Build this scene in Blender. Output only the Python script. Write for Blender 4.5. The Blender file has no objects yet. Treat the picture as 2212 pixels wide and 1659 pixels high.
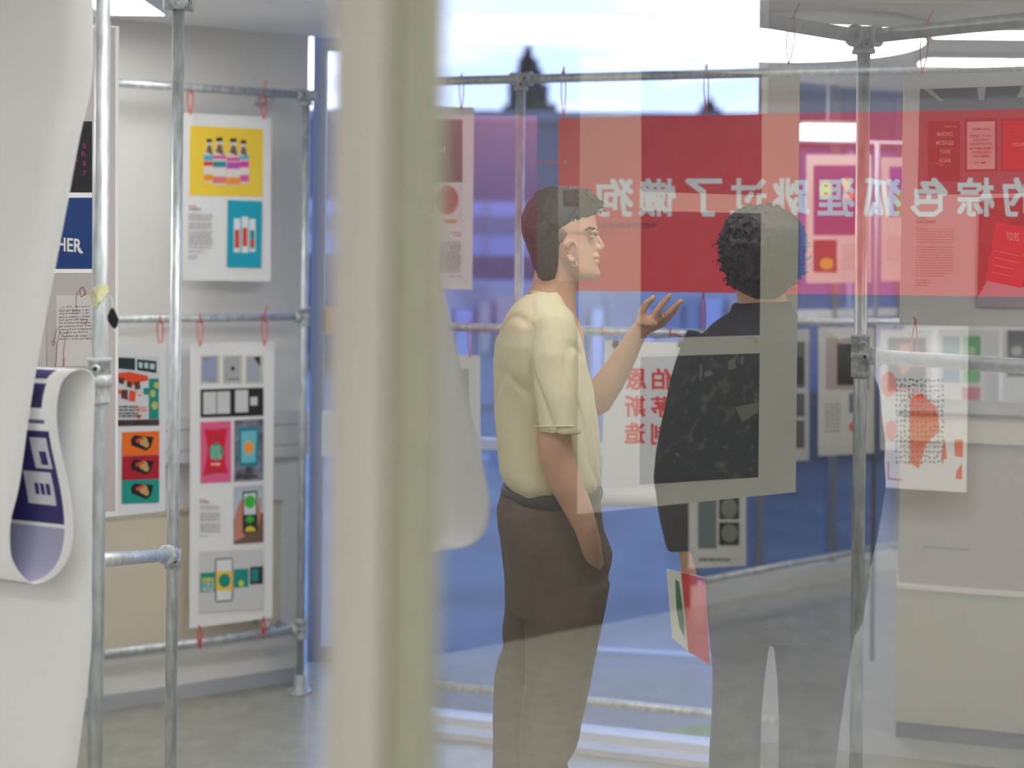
import bpy, bmesh, math, random
from mathutils import Vector, Matrix
# ------------------------------------------------------------------ camera, sky, exposure
SC = bpy.context.scene
COL = SC.collection
F = 3039.0; CX = 1106.0; HY = 545.0; ROLL = 0.011; CAMZ = 1.64
CR = Vector((math.cos(ROLL), 0, math.sin(ROLL))); CU = Vector((-math.sin(ROLL), 0, math.cos(ROLL)))
cam_data = bpy.data.cameras.new('camera'); cam = bpy.data.objects.new('camera', cam_data); COL.objects.link(cam)
cam.matrix_world = Matrix(((CR.x, CU.x, 0, 0), (CR.y, CU.y, -1, 0), (CR.z, CU.z, 0, CAMZ), (0, 0, 0, 1)))
cam_data.sensor_width = 36; cam_data.lens = F/2212*36; cam_data.shift_y = (HY-829.5)/2212
cam_data.dof.use_dof = True; cam_data.dof.focus_distance = 3.35; cam_data.dof.aperture_fstop = 2.0
cam_data.clip_start = 0.02
SC.camera = cam
SC.view_settings.view_transform = 'Standard'; SC.view_settings.look = 'None'
SC.view_settings.exposure = 0.0; SC.view_settings.gamma = 1; SC.view_settings.use_curve_mapping = False
SC.cycles.use_denoising = True; SC.cycles.max_bounces = 10; SC.cycles.transparent_max_bounces = 12
SC.cycles.caustics_reflective = False; SC.cycles.caustics_refractive = False; SC.cycles.sample_clamp_indirect = 6

W = bpy.data.worlds.new('dusk_sky'); SC.world = W; W.use_nodes = True
nt = W.node_tree; nt.nodes.clear(); N = nt.nodes.new; L = nt.links.new
tc = N('ShaderNodeTexCoord'); mp = N('ShaderNodeMapping'); mp.inputs['Scale'].default_value = (1.2, 1.2, 9)
ns = N('ShaderNodeTexNoise'); ns.inputs['Scale'].default_value = 3.2; ns.inputs['Detail'].default_value = 4
rp = N('ShaderNodeValToRGB'); rp.color_ramp.elements[0].position = .42; rp.color_ramp.elements[1].position = .6
rp.color_ramp.elements[0].color = (2.0, 2.4, 3.3, 1); rp.color_ramp.elements[1].color = (4.2, 4.3, 4.6, 1)
sx = N('ShaderNodeSeparateXYZ'); mr = N('ShaderNodeMapRange'); mr.inputs['From Min'].default_value = .02; mr.inputs['From Max'].default_value = .45
mx = N('ShaderNodeMixRGB'); mx.inputs['Color2'].default_value = (.6, 1.0, 2.1, 1)
bg = N('ShaderNodeBackground'); bg.inputs['Strength'].default_value = 1.0; wo = N('ShaderNodeOutputWorld')
L(tc.outputs['Generated'], mp.inputs[0]); L(mp.outputs[0], ns.inputs[0]); L(ns.outputs[0], rp.inputs[0]); L(tc.outputs['Generated'], sx.inputs[0])
L(sx.outputs[2], mr.inputs[0]); L(mr.outputs[0], mx.inputs[0]); L(rp.outputs[0], mx.inputs[1]); L(mx.outputs[0], bg.inputs[0]); L(bg.outputs[0], wo.inputs[0])
LAMP = 15          # strength of the ceiling lights' diffusers
GLASS_REFLECT = .42  # share of light the coated glass partition mirrors
G = .95              # y of the glass partition

# ------------------------------------------------------------------ helpers
MIRROR = False       # True while building what stands on the camera's side and shows as a reflection in the partition
def P(px, py, Y):
    a = (px-CX)/F; b = (HY-py)/F
    return Vector((0, 0, CAMZ)) + (CR*a + CU*b + Vector((0, 1, 0)))*Y
def mir(v): return Vector((v[0], 2*G-v[1], v[2])) if MIRROR else Vector(v)
def PX(px, Y, z): # point at column px, depth Y, height z (roll ignored)
    a = (px-CX)/F
    return Vector((a*Y, Y, z))

MATS = {}
def mat(name, col, rough=.6, metal=0, noise=0, nscale=20, bump=0, emit=None, es=1, spec=.4, trans=0, coat=0, stretch=None):
    if name in MATS: return MATS[name]
    m = bpy.data.materials.new(name); m.use_nodes = True; t = m.node_tree; b = t.nodes['Principled BSDF']
    b.inputs['Base Color'].default_value = (*col, 1); b.inputs['Roughness'].default_value = rough
    b.inputs['Metallic'].default_value = metal; b.inputs['Specular IOR Level'].default_value = spec
    b.inputs['Coat Weight'].default_value = coat
    if trans: b.inputs['Transmission Weight'].default_value = trans
    if emit: b.inputs['Emission Color'].default_value = (*emit, 1); b.inputs['Emission Strength'].default_value = es
    if noise or bump:
        tcn = t.nodes.new('ShaderNodeTexCoord'); n = t.nodes.new('ShaderNodeTexNoise'); n.inputs['Scale'].default_value = nscale; n.inputs['Detail'].default_value = 5
        if stretch:
            mpn = t.nodes.new('ShaderNodeMapping'); mpn.inputs['Scale'].default_value = stretch
            t.links.new(tcn.outputs['Object'], mpn.inputs[0]); t.links.new(mpn.outputs[0], n.inputs[0])
        else: t.links.new(tcn.outputs['Object'], n.inputs[0])
        if noise:
            r = t.nodes.new('ShaderNodeValToRGB'); r.color_ramp.elements[0].position = .3; r.color_ramp.elements[1].position = .7
            r.color_ramp.elements[0].color = (*[max(0, c*(1-noise)) for c in col], 1); r.color_ramp.elements[1].color = (*[min(1, c*(1+noise*.6)) for c in col], 1)
            t.links.new(n.outputs[0], r.inputs[0]); t.links.new(r.outputs[0], b.inputs['Base Color'])
        if bump:
            bu = t.nodes.new('ShaderNodeBump'); bu.inputs['Strength'].default_value = bump; bu.inputs['Distance'].default_value = .004
            t.links.new(n.outputs[0], bu.inputs['Height']); t.links.new(bu.outputs[0], b.inputs['Normal'])
    MATS[name] = m; return m
def s2l(*c): return tuple(((x/255+.055)/1.055)**2.4 if x > 10 else x/255/12.92 for x in c)
def ink(r, g, b, rough=.55):
    return mat(f'print_{r}_{g}_{b}', s2l(r, g, b), rough)

def link(name, me, m, parent=None, smooth=False):
    o = bpy.data.objects.new(name, me); COL.objects.link(o)
    if m is not None: me.materials.append(m)
    if smooth:
        me.polygons.foreach_set('use_smooth', [True]*len(me.polygons))
    if parent is not None:
        o.parent = parent
    return o
def world_of(o):
    v = Vector((0, 0, 0))
    while o is not None: v += o.location; o = o.parent
    return v
def mesh(name, verts, faces, m, parent=None, smooth=False):
    vs = [mir(v) for v in verts]
    base = world_of(parent)
    if parent is None:
        n = len(vs); base = Vector((sum(v.x for v in vs)/n, sum(v.y for v in vs)/n, min(v.z for v in vs)))
    me = bpy.data.meshes.new(name); me.from_pydata([v-base for v in vs], [], faces)
    if MIRROR: me.flip_normals()
    me.update()
    o = link(name, me, m, parent, smooth)
    if parent is None: o.location = base
    return o
def thing(name, label, cat, at, group=None):
    o = bpy.data.objects.new(name, None); COL.objects.link(o); o.empty_display_size = .05
    o.location = mir(at); o['label'] = label; o['category'] = cat
    if group: o['group'] = group
    return o
def tag(o, label, cat, group=None):
    o['label'] = label; o['category'] = cat
    if group: o['group'] = group
    return o
def struct(o): o['kind'] = 'structure'; return o

class MB:
    def __init__(s): s.v = []; s.f = []
    def add(s, v, f):
        n = len(s.v); s.v += [Vector(x) for x in v]; s.f += [tuple(i+n for i in q) for q in f]
    def box(s, a, b):
        x0, y0, z0 = a; x1, y1, z1 = b
        s.add([(x0, y0, z0), (x1, y0, z0), (x1, y1, z0), (x0, y1, z0), (x0, y0, z1), (x1, y0, z1), (x1, y1, z1), (x0, y1, z1)],
              [(3, 2, 1, 0), (4, 5, 6, 7), (0, 1, 5, 4), (1, 2, 6, 5), (2, 3, 7, 6), (3, 0, 4, 7)])
    def slab(s, q, n):  # quad q (4 points, ccw seen from the front), thickness vector n away from the viewer
        q = [Vector(x) for x in q]; n = Vector(n)
        s.add(q+[x+n for x in q], [(0, 1, 2, 3), (7, 6, 5, 4), (1, 0, 4, 5), (2, 1, 5, 6), (3, 2, 6, 7), (0, 3, 7, 4)])
    def prism(s, poly, z0, z1):
        n = len(poly)
        s.add([(x, y, z0) for x, y in poly]+[(x, y, z1) for x, y in poly], [tuple(range(n-1, -1, -1)), tuple(range(n, 2*n))]+[(i, (i+1) % n, n+(i+1) % n, n+i) for i in range(n)])
    def tube(s, pts, r, seg=14, cap=True, flat=1.0):
        pts = [Vector(p) for p in pts]; n = len(pts); rs = r if isinstance(r, (list, tuple)) else [r]*n
        prev = None; vs = []
        for i, p in enumerate(pts):
            d = (pts[min(i+1, n-1)]-pts[max(i-1, 0)]).normalized()
            if prev is None:
                u = d.cross(Vector((0, 1, 0)));
                if u.length < .1: u = d.cross(Vector((0, 0, 1)))
            else: u = prev - d*prev.dot(d)
            u.normalize(); w = d.cross(u); prev = u
            for k in range(seg):
                a = 2*math.pi*k/seg; vs.append(p+u*math.cos(a)*rs[i]+w*math.sin(a)*rs[i]*flat)
        fs = [(i*seg+k, i*seg+(k+1) % seg, (i+1)*seg+(k+1) % seg, (i+1)*seg+k) for i in range(n-1) for k in range(seg)]
        if cap: fs += [tuple(range(seg-1, -1, -1)), tuple(range((n-1)*seg, n*seg))]
        s.add(vs, fs)
    def ball(s, c, r, sc=(1, 1, 1), seg=14, rot=None):
        c = Vector(c); vs = []; rings = seg//2+1
        for i in range(1, rings):
            t = math.pi*i/rings
            for k in range(seg):
                a = 2*math.pi*k/seg; v = Vector((math.sin(t)*math.cos(a)*sc[0], math.sin(t)*math.sin(a)*sc[1], math.cos(t)*sc[2]))*r
                vs.append(c+(rot@v if rot else v))
        top = Vector((0, 0, sc[2]*r)); n = len(vs); vs += [c+(rot@top if rot else top), c-(rot@top if rot else top)]
        fs = [(i*seg+k, (i+1)*seg+k, (i+1)*seg+(k+1) % seg, i*seg+(k+1) % seg) for i in range(rings-2) for k in range(seg)]
        fs += [(n, k, (k+1) % seg) for k in range(seg)]+[(n+1, (rings-2)*seg+(k+1) % seg, (rings-2)*seg+k) for k in range(seg)]
        s.add(vs, fs)
    def loft(s, rings):  # rings: list of lists of points, closed loops
        n = len(rings[0]); vs = [Vector(p) for r in rings for p in r]
        fs = [(i*n+k, i*n+(k+1) % n, (i+1)*n+(k+1) % n, (i+1)*n+k) for i in range(len(rings)-1) for k in range(n)]
        fs += [tuple(range(n-1, -1, -1)), tuple(range((len(rings)-1)*n, len(rings)*n))]
        s.add(vs, fs)
    def build(s, name, m, parent=None, smooth=False):
        return mesh(name, s.v, s.f, m, parent, smooth)
    def remesh(s, name, m, parent, voxel=.005, smooth_it=4, disp=None):
        """one continuous skin over everything in the builder"""
        me = bpy.data.meshes.new('tmp'); me.from_pydata(s.v, [], s.f); o = bpy.data.objects.new('tmp', me); COL.objects.link(o)
        bm = bmesh.new(); bm.from_mesh(me); bmesh.ops.recalc_face_normals(bm, faces=bm.faces); bm.to_mesh(me); bm.free()
        md = o.modifiers.new('r', 'REMESH'); md.mode = 'VOXEL'; md.voxel_size = voxel
        if smooth_it: sm = o.modifiers.new('s', 'SMOOTH'); sm.factor = .5; sm.iterations = smooth_it
        dg = bpy.context.evaluated_depsgraph_get(); dg.update(); me2 = bpy.data.meshes.new_from_object(o.evaluated_get(dg))
        vs = [v.co.copy() for v in me2.vertices]; fs = [tuple(p.vertices) for p in me2.polygons]
        if disp:
            ns_ = [v.normal.copy() for v in me2.vertices]; vs = [v+n*disp(v) for v, n in zip(vs, ns_)]
        bpy.data.objects.remove(o); bpy.data.meshes.remove(me); bpy.data.meshes.remove(me2)
        return mesh(name, vs, fs, m, parent, True)

from mathutils import noise as mn
_TXT = {}
def text_geo(s, bold=0.0, res=2, wide=False):
    key = (s, bold, res)
    if key in _TXT: return _TXT[key]
    c = bpy.data.curves.new('t', 'FONT'); c.body = s; c.size = 1; c.resolution_u = res; c.offset = bold; c.fill_mode = 'FRONT'
    o = bpy.data.objects.new('t', c); COL.objects.link(o)
    dg = bpy.context.evaluated_depsgraph_get(); dg.update(); me = bpy.data.meshes.new_from_object(o.evaluated_get(dg))
    vs = [v.co.copy() for v in me.vertices]; fs = [tuple(p.vertices) for p in me.polygons]
    bpy.data.objects.remove(o); bpy.data.curves.remove(c); bpy.data.meshes.remove(me)
    if not vs: _TXT[key] = ([], [], 1, 1); return _TXT[key]
    x0 = min(v.x for v in vs); x1 = max(v.x for v in vs); y0 = min(v.y for v in vs); y1 = max(v.y for v in vs)
    out = ([((v.x-x0)/(x1-x0), (v.y-y0)/(y1-y0)) for v in vs], fs, x1-x0, y1-y0); _TXT[key] = out; return out

PIPE_R = .0145
ZINC = mat('galvanised_steel', (.60, .65, .66), .42, .6, .3, 60, .25, stretch=(1, 1, .25))
CAST = mat('cast_fitting_zinc', (.56, .60, .61), .55, .35, .3, 90, .5)
DARK = mat('socket_shade', (.02, .02, .02), .6)  # flat dark caps; the shade inside screw sockets is put into the colour
BOARD = mat('white_foam_board', (.80, .80, .79), .55)
STRING = mat('red_string', (.72, .07, .05), .6)
BLK = ink(25, 25, 28)

class Board:
    """A hung print: corner pixels, depths at left and right; 1/depth runs linearly so the sheet is flat."""
    def __init__(s, label, TL, TR, BR, BL, YL, YR, m=BOARD, thick=.006, name='poster_board', group=None, cat='poster'):
        s.x0 = (TL[0]+BL[0])/2; s.x1 = (TR[0]+BR[0])/2; s.iL = 1/YL; s.iR = 1/YR; s.layer = 0
        q = [s.pt(*c) for c in (TL, BL, BR, TR)]
        s.t = thing(name, label, cat, (q[1]+q[2])/2, group)
        b = MB(); b.slab(q, (0, thick, 0)); b.build('sheet', m, s.t); s.q = (TL, TR, BR, BL)
    def Y(s, px): return 1/(s.iL+(s.iR-s.iL)*(px-s.x0)/(s.x1-s.x0))
    def pt(s, px, py, l=0): return P(px, py, s.Y(px)-.0007*l)
    def poly(s, pts, m, name='picture', lift=0):
        s.layer += 1; l = 1+lift+s.layer*.15; n = len(pts)
        return mesh(name, [s.pt(x, y, l) for x, y in pts], [tuple(range(n))], m, s.t)
    def rect(s, x0, y0, x1, y1, m, name='picture', sk=0, lift=0):  # sk: vertical shift at the right side
        return s.poly([(x0, y0), (x0, y1), (x1, y1+sk), (x1, y0+sk)], m, name, lift)
    def multi(s, shapes, m, name='print', lift=0):
        if len(shapes) < 9 and name not in ('text_block', 'red_pen_line', 'squiggle', 'line'):
            for q_ in shapes: o = s.poly(q_, m, name, lift)
            return o
        s.layer += 1; l = 1+lift+s.layer*.15; v = []; f = []
        for pts in shapes:
            n = len(v); v += [s.pt(x, y, l) for x, y in pts]; f.append(tuple(range(n, n+len(pts))))
        return mesh(name, v, f, m, s.t)
    def text(s, x0, y0, x1, y1, txt, m, mirror=False, bold=0, sk=0, name='lettering', lift=0, res=2, fat=0):
        """lettering stretched into the pixel box"""
        uv, fs, w, h = text_geo(txt, bold, res)
        if not uv: return
        s.layer += 1; l = 1.2+lift+s.layer*.15
        vs = []; F_ = []
        offs = [(0, 0)] if not fat else [(a*fat, c*fat) for a in (-1, 0, 1) for c in (-1, 0, 1)]
        for k, (ox, oy) in enumerate(offs):
            n = len(vs); F_ += [tuple(i+n for i in f) for f in fs]
            for u, v in uv:
                uu = 1-u if mirror else u
                vs.append(s.pt(x0+(x1-x0)*uu+ox, y1-(y1-y0)*v+sk*uu+oy, l+k*.02))
        return mesh(name, vs, F_, m, s.t)
    def lines(s, rows, h, m, seed=1, sk=0, right=False, name='text_block'):
        """rows of too-small-to-read print: (x0,x1,y)"""
        r = random.Random(seed); sh = []
        for x0, x1, y in rows:
            x = x0
            while x < x1-3:
                w = min(r.uniform(4, 14), x1-x); d = sk*(x-s.x0)/(s.x1-s.x0)
                sh.append([(x, y+d), (x, y+h+d), (x+w, y+h+d), (x+w, y+d)]); x += w+1.8
        return s.multi(sh, m, name)
def ell(cx, cy, rx, ry, n=20): return [(cx+rx*math.cos(2*math.pi*k/n), cy-ry*math.sin(2*math.pi*k/n)*-1) for k in range(n)][::-1]

def pipe(label, a, b, group='galvanised scaffold pipes', name='scaffold_pipe', r=PIPE_R, cat='pipe', m_=None):
    t = thing(name, label, cat, a if a[2] < b[2] else b, group) if False else None
    m = MB(); m.tube([a, b], r, 20); o = m.build(name, m_ or ZINC, None, True)
    return tag(o, label, cat)
def fitting(label, c, axes, screws=1, r=.0215, ln=.036, name='pipe_fitting'):
    """cast clamp: sleeve per axis with collars and a set screw each, its socket a dark cap"""
    c = Vector(c); t = thing(name, label, 'pipe fitting', c)
    body = MB()
    for ax in axes:
        d = Vector(ax[:3]).normalized(); both = len(ax) > 3
        a = c-d*(ln if both else .004); e = c+d*ln
        body.tube([a, a+d*.004, a+d*.008, e-d*.009, e-d*.008, e], [r*.97, r*1.04, r, r, r*1.1, r*1.1], 20)
    body.ball(c, r*1.08)
    body.build('sleeve', CAST, t, True)
    for ax in axes[:screws+1]:
        d = Vector(ax[:3]).normalized(); p = c+d*ln*.55; v = Vector((0, -1, 0))
        if abs(d.dot(v)) > .9: v = Vector((1, 0, 0))
        v = (v-d*v.dot(d)).normalized()
        s = MB(); s.tube([p+v*r*.8, p+v*(r+.006)], .0085, 16); so = s.build('screw_boss', CAST, t, True)
        s = MB(); s.tube([p+v*(r+.0058), p+v*(r+.0068)], .0048, 6); s.build('hex_socket', DARK, so)
    return t
def tie(label, top, bot, spread=.014, over=.02, tail=False, r=.0012, flip=False):
    """string loop from a pipe down to a punched hole, knotted over the pipe"""
    top = Vector(top); bot = Vector(bot); pts = []; d = bot-top; L_ = d.length
    s = -1 if flip else 1; n = 12
    for i in range(n+1):
        u = i/n; pts.append(top+d*u+Vector((-spread*math.sin(math.pi*(.12+.88*u)**.8)*1.0, -.006, 0)))
    for i in range(n, -1, -1):
        u = i/n; pts.append(top+d*u+Vector((spread*math.sin(math.pi*(.12+.88*u)**.9), -.006, 0)))
    m = MB(); m.tube(pts, r, 6)
    c = top-Vector((0, 0, s*PIPE_R)) if False else top
    ring = []
    for k in range(17):
        a = 2*math.pi*k/16; ring.append(top+Vector((0.002*math.sin(a*.5), math.cos(a)*(PIPE_R+.0018)+0.0, (math.sin(a))*(PIPE_R+.0018)-s*0.0)))
    m.tube(ring, r, 6)
    m.ball(top+Vector((0, -PIPE_R-.002, .004)), .0032, seg=8)
    if tail: m.tube([top+Vector((0, -PIPE_R, .005)), top+Vector((.004, -PIPE_R-.004, .022)), top+Vector((.014, -PIPE_R-.002, .045))], r, 6)
    o = m.build('string_tie', STRING, None, True); return tag(o, label, 'string')
# ------------------------------------------------------------------ room shell
H = 2.56
WHITE = mat('matt_white_wall', (.74, .73, .71), .75, noise=.03, nscale=3, bump=.05)
GREYW = mat('pale_grey_wall', (.42, .44, .475), .75, noise=.03, nscale=3)
CREAM = mat('cream_laminate', (.66, .60, .47), .5, noise=.04, nscale=2)
FLOORM = mat('grey_vinyl_floor', (.37, .36, .305), .27, noise=.12, nscale=14, bump=.12, spec=.6)
CEILM = mat('white_ceiling', (.90, .90, .89), .8, noise=.02)
FRAME = mat('grey_window_frame', (.20, .22, .27), .45, .2)
FRAMEL = mat('white_window_frame', (.75, .77, .80), .4)
ROOM = [(-3.2, 4.0), (-.784, 5.37), (-.80, 5.65), (-.35, 5.65), (-.35, 4.885), (4.2, 3.54), (4.2, -4.7), (2.05, -5.49), (-3.2, -1.72)]
m = MB(); m.prism(ROOM[::-1], -.12, 0); struct(m.build('floor', FLOORM))
m = MB(); m.prism(ROOM[::-1], H, H+.12); struct(m.build('ceiling', CEILM))
def wall(name, a, b, z0=0, z1=H, t=.12, m=WHITE, out=1):
    a = Vector((*a, 0)); b = Vector((*b, 0)); d = (b-a).normalized(); n = Vector((-d.y, d.x, 0))*t*out
    k = MB(); k.prism([tuple(a.xy), tuple(b.xy), tuple((b+n).xy), tuple((a+n).xy)], z0, z1); return struct(k.build(name, m))
wall('wall_left', ROOM[0], ROOM[1])
wall('wall_side', (-3.2, -1.72), (-3.2, 4.0))
wall('wall_right', (4.2, 3.54), (4.2, -4.7))
# soffit over the left bay
m = MB(); m.prism([(-3.2, 1.5), (-.62, 1.5), (-.62, 5.4), (-.784, 5.37), (-3.2, 4.0)][::-1], 2.455, H-.002); struct(m.build('trim_1', CEILM))
# dado trunking and cream panel on the left wall
d0 = Vector((-3.2, 4.0, 0)); dd = (Vector((-.784, 5.37, 0))-d0).normalized(); dn = Vector((dd.y, -dd.x, 0))
def onwall(s, off, z): p = d0+dd*s+dn*off; return Vector((p.x, p.y, z))
def wallbox(name, s0, s1, z0, z1, off, m, parent=None, o0=0):
    k = MB(); k.slab([onwall(s0, off, z0), onwall(s1, off, z0), onwall(s1, off, z1), onwall(s0, off, z1)], -dn*(off-o0)); return k.build(name, m, parent)
SL = (Vector((-.784, 5.37, 0))-d0).length
zt = P(640, 890, 5.3).z; zb = P(640, 985, 5.3).z
tr = wallbox('trim_2', .3, SL-.002, zb, zt, .05, mat('trunking_white', (.66, .66, .66), .45)); struct(tr)
k = wallbox('seam', .3, SL-.004, (zb+zt)/2+.035, (zb+zt)/2+.041, .052, GREYW, tr, .049)
k = wallbox('seam', .3, SL-.004, (zb+zt)/2-.041, (zb+zt)/2-.035, .052, GREYW, tr, .049)
pan = thing('storage_panel', 'low cream laminate panel fixed to the white wall behind the long hanging board', 'panel', onwall(1.6, .03, .3))
zc0 = P(500, 1392, 5.15).z; zc1 = P(500, 1105, 5.15).z
wallbox('panel_face', 1.15, SL-.10, zc0, zc1, .025, CREAM, pan)
wallbox('panel_edge', 1.14, SL-.095, zc1, zc1+.014, .03, mat('panel_edge', (.5, .46, .38), .5), pan)
m = MB(); a = onwall(0, .014, 0); b = onwall(SL, .014, 0); m.prism([tuple(onwall(0, 0, 0).xy), tuple(a.xy), tuple(b.xy), tuple(onwall(SL, 0, 0).xy)], 0, .05); struct(m.build('baseboard_left', GREYW))

# window strip beyond the left wall
def bar(mb, x0, x1, y, z0, z1, t=.05): mb.box((x0, y-t, z0), (x1, y, z1))
GLZ = bpy.data.materials.new('window_glass'); GLZ.use_nodes = True; t_ = GLZ.node_tree; t_.nodes.clear()
def mixglass(t, refl, tint):
    tr_ = t.nodes.new('ShaderNodeBsdfTransparent'); tr_.inputs[0].default_value = (*tint, 1); gl = t.nodes.new('ShaderNodeBsdfGlossy'); gl.inputs['Roughness'].default_value = 0.0
    ms = t.nodes.new('ShaderNodeMixShader'); ms.inputs[0].default_value = refl; o_ = t.nodes.new('ShaderNodeOutputMaterial')
    t.links.new(tr_.outputs[0], ms.inputs[1]); t.links.new(gl.outputs[0], ms.inputs[2]); t.links.new(ms.outputs[0], o_.inputs[0])
mixglass(t_, .05, (.93, .96, 1))
w1 = bpy.data.objects.new('window_1', None); COL.objects.link(w1); w1.location = (-.575, 5.65, 0); struct(w1)
m = MB(); bar(m, -.80, -.745, 5.66, 0, H); bar(m, -.40, -.35, 5.66, 0, H); bar(m, -.745, -.40, 5.66, 0, .06); bar(m, -.745, -.40, 5.66, H-.12, H); m.build('window_frame', FRAME, w1)
m = MB(); bar(m, -.745, -.40, 5.655, P(690, 722, 5.6).z, P(690, 664, 5.6).z, .04); m.build('crossbar', mat('orange_timber', (.62, .33, .12), .5), w1)
m = MB(); bar(m, -.745, -.40, 5.64, P(690, 984, 5.6).z, P(690, 890, 5.6).z, .05); m.build('trunking', mat('trunking_white', (.7, .7, .7)), w1)
m = MB(); m.box((-.745, 5.645, .06), (-.40, 5.650, H-.12)); m.build('pane', GLZ, w1)
m = MB(); m.prism([(-.35, 5.65), (-.35, 4.885), (-.34, 4.93), (-.34, 5.65)], 0, H); struct(m.build('wall_return', GREYW))

# big window wall seen through the partition
wo_ = Vector((-.35, 4.885, 0)); wd = (Vector((4.2, 3.54, 0))-wo_).normalized(); wn = Vector((wd.y, -wd.x, 0))  # wn points into the room
def ww(s, off, z): p = wo_+wd*s+wn*off; return Vector((p.x, p.y, z))
def wbox(mb, s0, s1, z0, z1, o0, o1): mb.slab([ww(s0, o1, z0), ww(s1, o1, z0), ww(s1, o1, z1), ww(s0, o1, z1)], -wn*(o1-o0))
def s_at(px):  # distance along the window wall under a pixel column
    a = (px-CX)/F; return (a*wo_.y-wo_.x)/(wd.x-a*wd.y)
def z_at(px, py, off=0):
    s = s_at(px); return P(px, py, ww(s, off, 0).y).z
SE = s_at(1655); SLEN = (Vector((4.2, 3.54, 0))-wo_).length
w2 = bpy.data.objects.new('window_2', None); COL.objects.link(w2); w2.location = ww(.6, 0, 0); struct(w2)
m = MB(); wbox(m, 0, SE, 0, .045, -.06, .02); wbox(m, 0, SE, H-.03, H, -.06, 0); wbox(m, 0, .03, .045, H-.03, -.06, 0); wbox(m, SE-.03, SE, .045, H-.03, -.06, 0); m.build('window_frame', FRAMEL, w2)
zt = z_at(1050, 948); m = MB(); wbox(m, .03, SE-.03, zt-.035, zt, -.05, .01); m.build('transom', FRAMEL, w2)
m = MB(); wbox(m, .03, SE-.03, .045, H-.03, -.03, -.024); m.build('pane', GLZ, w2)
k = MB(); k.slab([ww(SE, 0, 0), ww(SLEN, 0, 0), ww(SLEN, 0, H), ww(SE, 0, H)], -wn*.12); struct(k.build('wall_pier', GREYW))
k = MB(); k.slab([ww(SE, .016, 0), ww(SLEN, .016, 0), ww(SLEN, .016, .07), ww(SE, .016, .07)], -wn*.016); struct(k.build('baseboard_pier', mat('dark_skirting', (.28, .28, .28), .5)))
k = MB(); wbox(k, 0, SE, 0, .02, .02, .10); struct(k.build('trim_3', FRAMEL))

# partition: post and coated glass
POSTC = mat('cream_painted_post', (.47, .455, .42), .55); GASK = mat('sage_edge_strip', (.30, .305, .24), .5)
pp = thing('partition_post', 'wide out-of-focus cream post of the glass partition', 'post', (-.1, G-.03, 0))
xa, xb, xc = (692-CX)/F*.87, (835-CX)/F*.87, (944-CX)/F*.87
m = MB(); m.prism([(xa, .905), (xa+.012, .872), (xa+.02, .868), (xb-.004, .868), (xb, .872), (xb, .955), (xa, .955)], 0, H); m.build('post_body', POSTC, pp)
m = MB(); m.prism([(xb, .880), (xb+.003, .876), (xc-.003, .876), (xc, .880), (xc, .955), (xb, .955)], 0, H); m.build('edge_strip', GASK, pp)
PG = bpy.data.materials.new('coated_partition_glass'); PG.use_nodes = True; t_ = PG.node_tree; t_.nodes.clear(); mixglass(t_, GLASS_REFLECT, (.97, .98, 1))
gp = thing('glass_partition', 'tall reflective glass partition pane right of the cream post', 'glass', (.6, G, 0))
GX1 = 1.9
m = MB(); m.add([(xc, G, .02), (GX1, G, .02), (GX1, G, H-.02), (xc, G, H-.02)], [(0, 1, 2, 3)]); m.build('pane', PG, gp)
m = MB(); m.box((xc, G-.012, 0), (GX1, G+.012, .02)); m.build('floor_channel', ZINC, gp)
m = MB(); m.box((xc, G-.012, H-.02), (GX1, G+.012, H)); m.build('head_channel', ZINC, gp)
m = MB(); m.box((GX1, G-.03, 0), (GX1+.06, G+.03, H)); o = m.build('partition_post', POSTC); tag(o, 'slim cream post at the far end of the glass partition', 'post')

# ceiling lights: the room's light
EM = mat('lit_diffuser', (1, 1, 1), emit=(1, .985, .955), es=LAMP)
EM2 = mat('lit_diffuser_white', (1, 1, 1), emit=(1, .975, .93), es=LAMP*1.5)
def panel_light(x, y, sx, sy, label, z=H, rot=0):
    t = thing('ceiling_light', label, 'light', (x, y, z-.03), 'rectangular ceiling lights')
    c, s = math.cos(rot), math.sin(rot); R = lambda u, v, w: Vector((x+u*c-v*s, y+u*s+v*c, w))
    m = MB()
    for a, b, c_, d in ((-1.08, -1.0, -1.08, 1.08), (1.0, 1.08, -1.08, 1.08), (-1.0, 1.0, -1.08, -1.0), (-1.0, 1.0, 1.0, 1.08)):
        q = [R(a*sx/2, c_*sy/2, z-.035), R(b*sx/2, c_*sy/2, z-.035), R(b*sx/2, d*sy/2, z-.035), R(a*sx/2, d*sy/2, z-.035)]
        m.slab(q[::-1], (0, 0, .034))
    m.build('frame', FRAMEL, t)
    q = [R(-sx/2, -sy/2, z-.025), R(sx/2, -sy/2, z-.025), R(sx/2, sy/2, z-.025), R(-sx/2, sy/2, z-.025)]
    m = MB(); m.slab(q[::-1], (0, 0, .004)); m.build('diffuser', EM, t)
LOC = [(.9, 3.0, 1.2, .3, 'long ceiling light over the man in the cream shirt'), (2.6, 2.4, 1.2, .3, 'long ceiling light by the grey pier'),
       (-.05, 2.4, 1.2, .3, 'long ceiling light just past the glass partition'), 
       (-2.1, 3.5, .9, .4, 'ceiling light in the soffit above the yellow bottle print'), (-1.27, 4.46, .2, .5, 'ceiling light in the soffit over the long paper roll'), (-2.3, .9, 1.2, .3, 'ceiling light beside the end of the soffit'),
       (-1.9, -.4, 1.2, .3, 'ceiling light on the camera side near the side wall')]
for x, y, a, b, l in LOC: panel_light(x, y, a, b, l, 2.455 if (x < -.62 and y > 1.5) else H)
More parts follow.
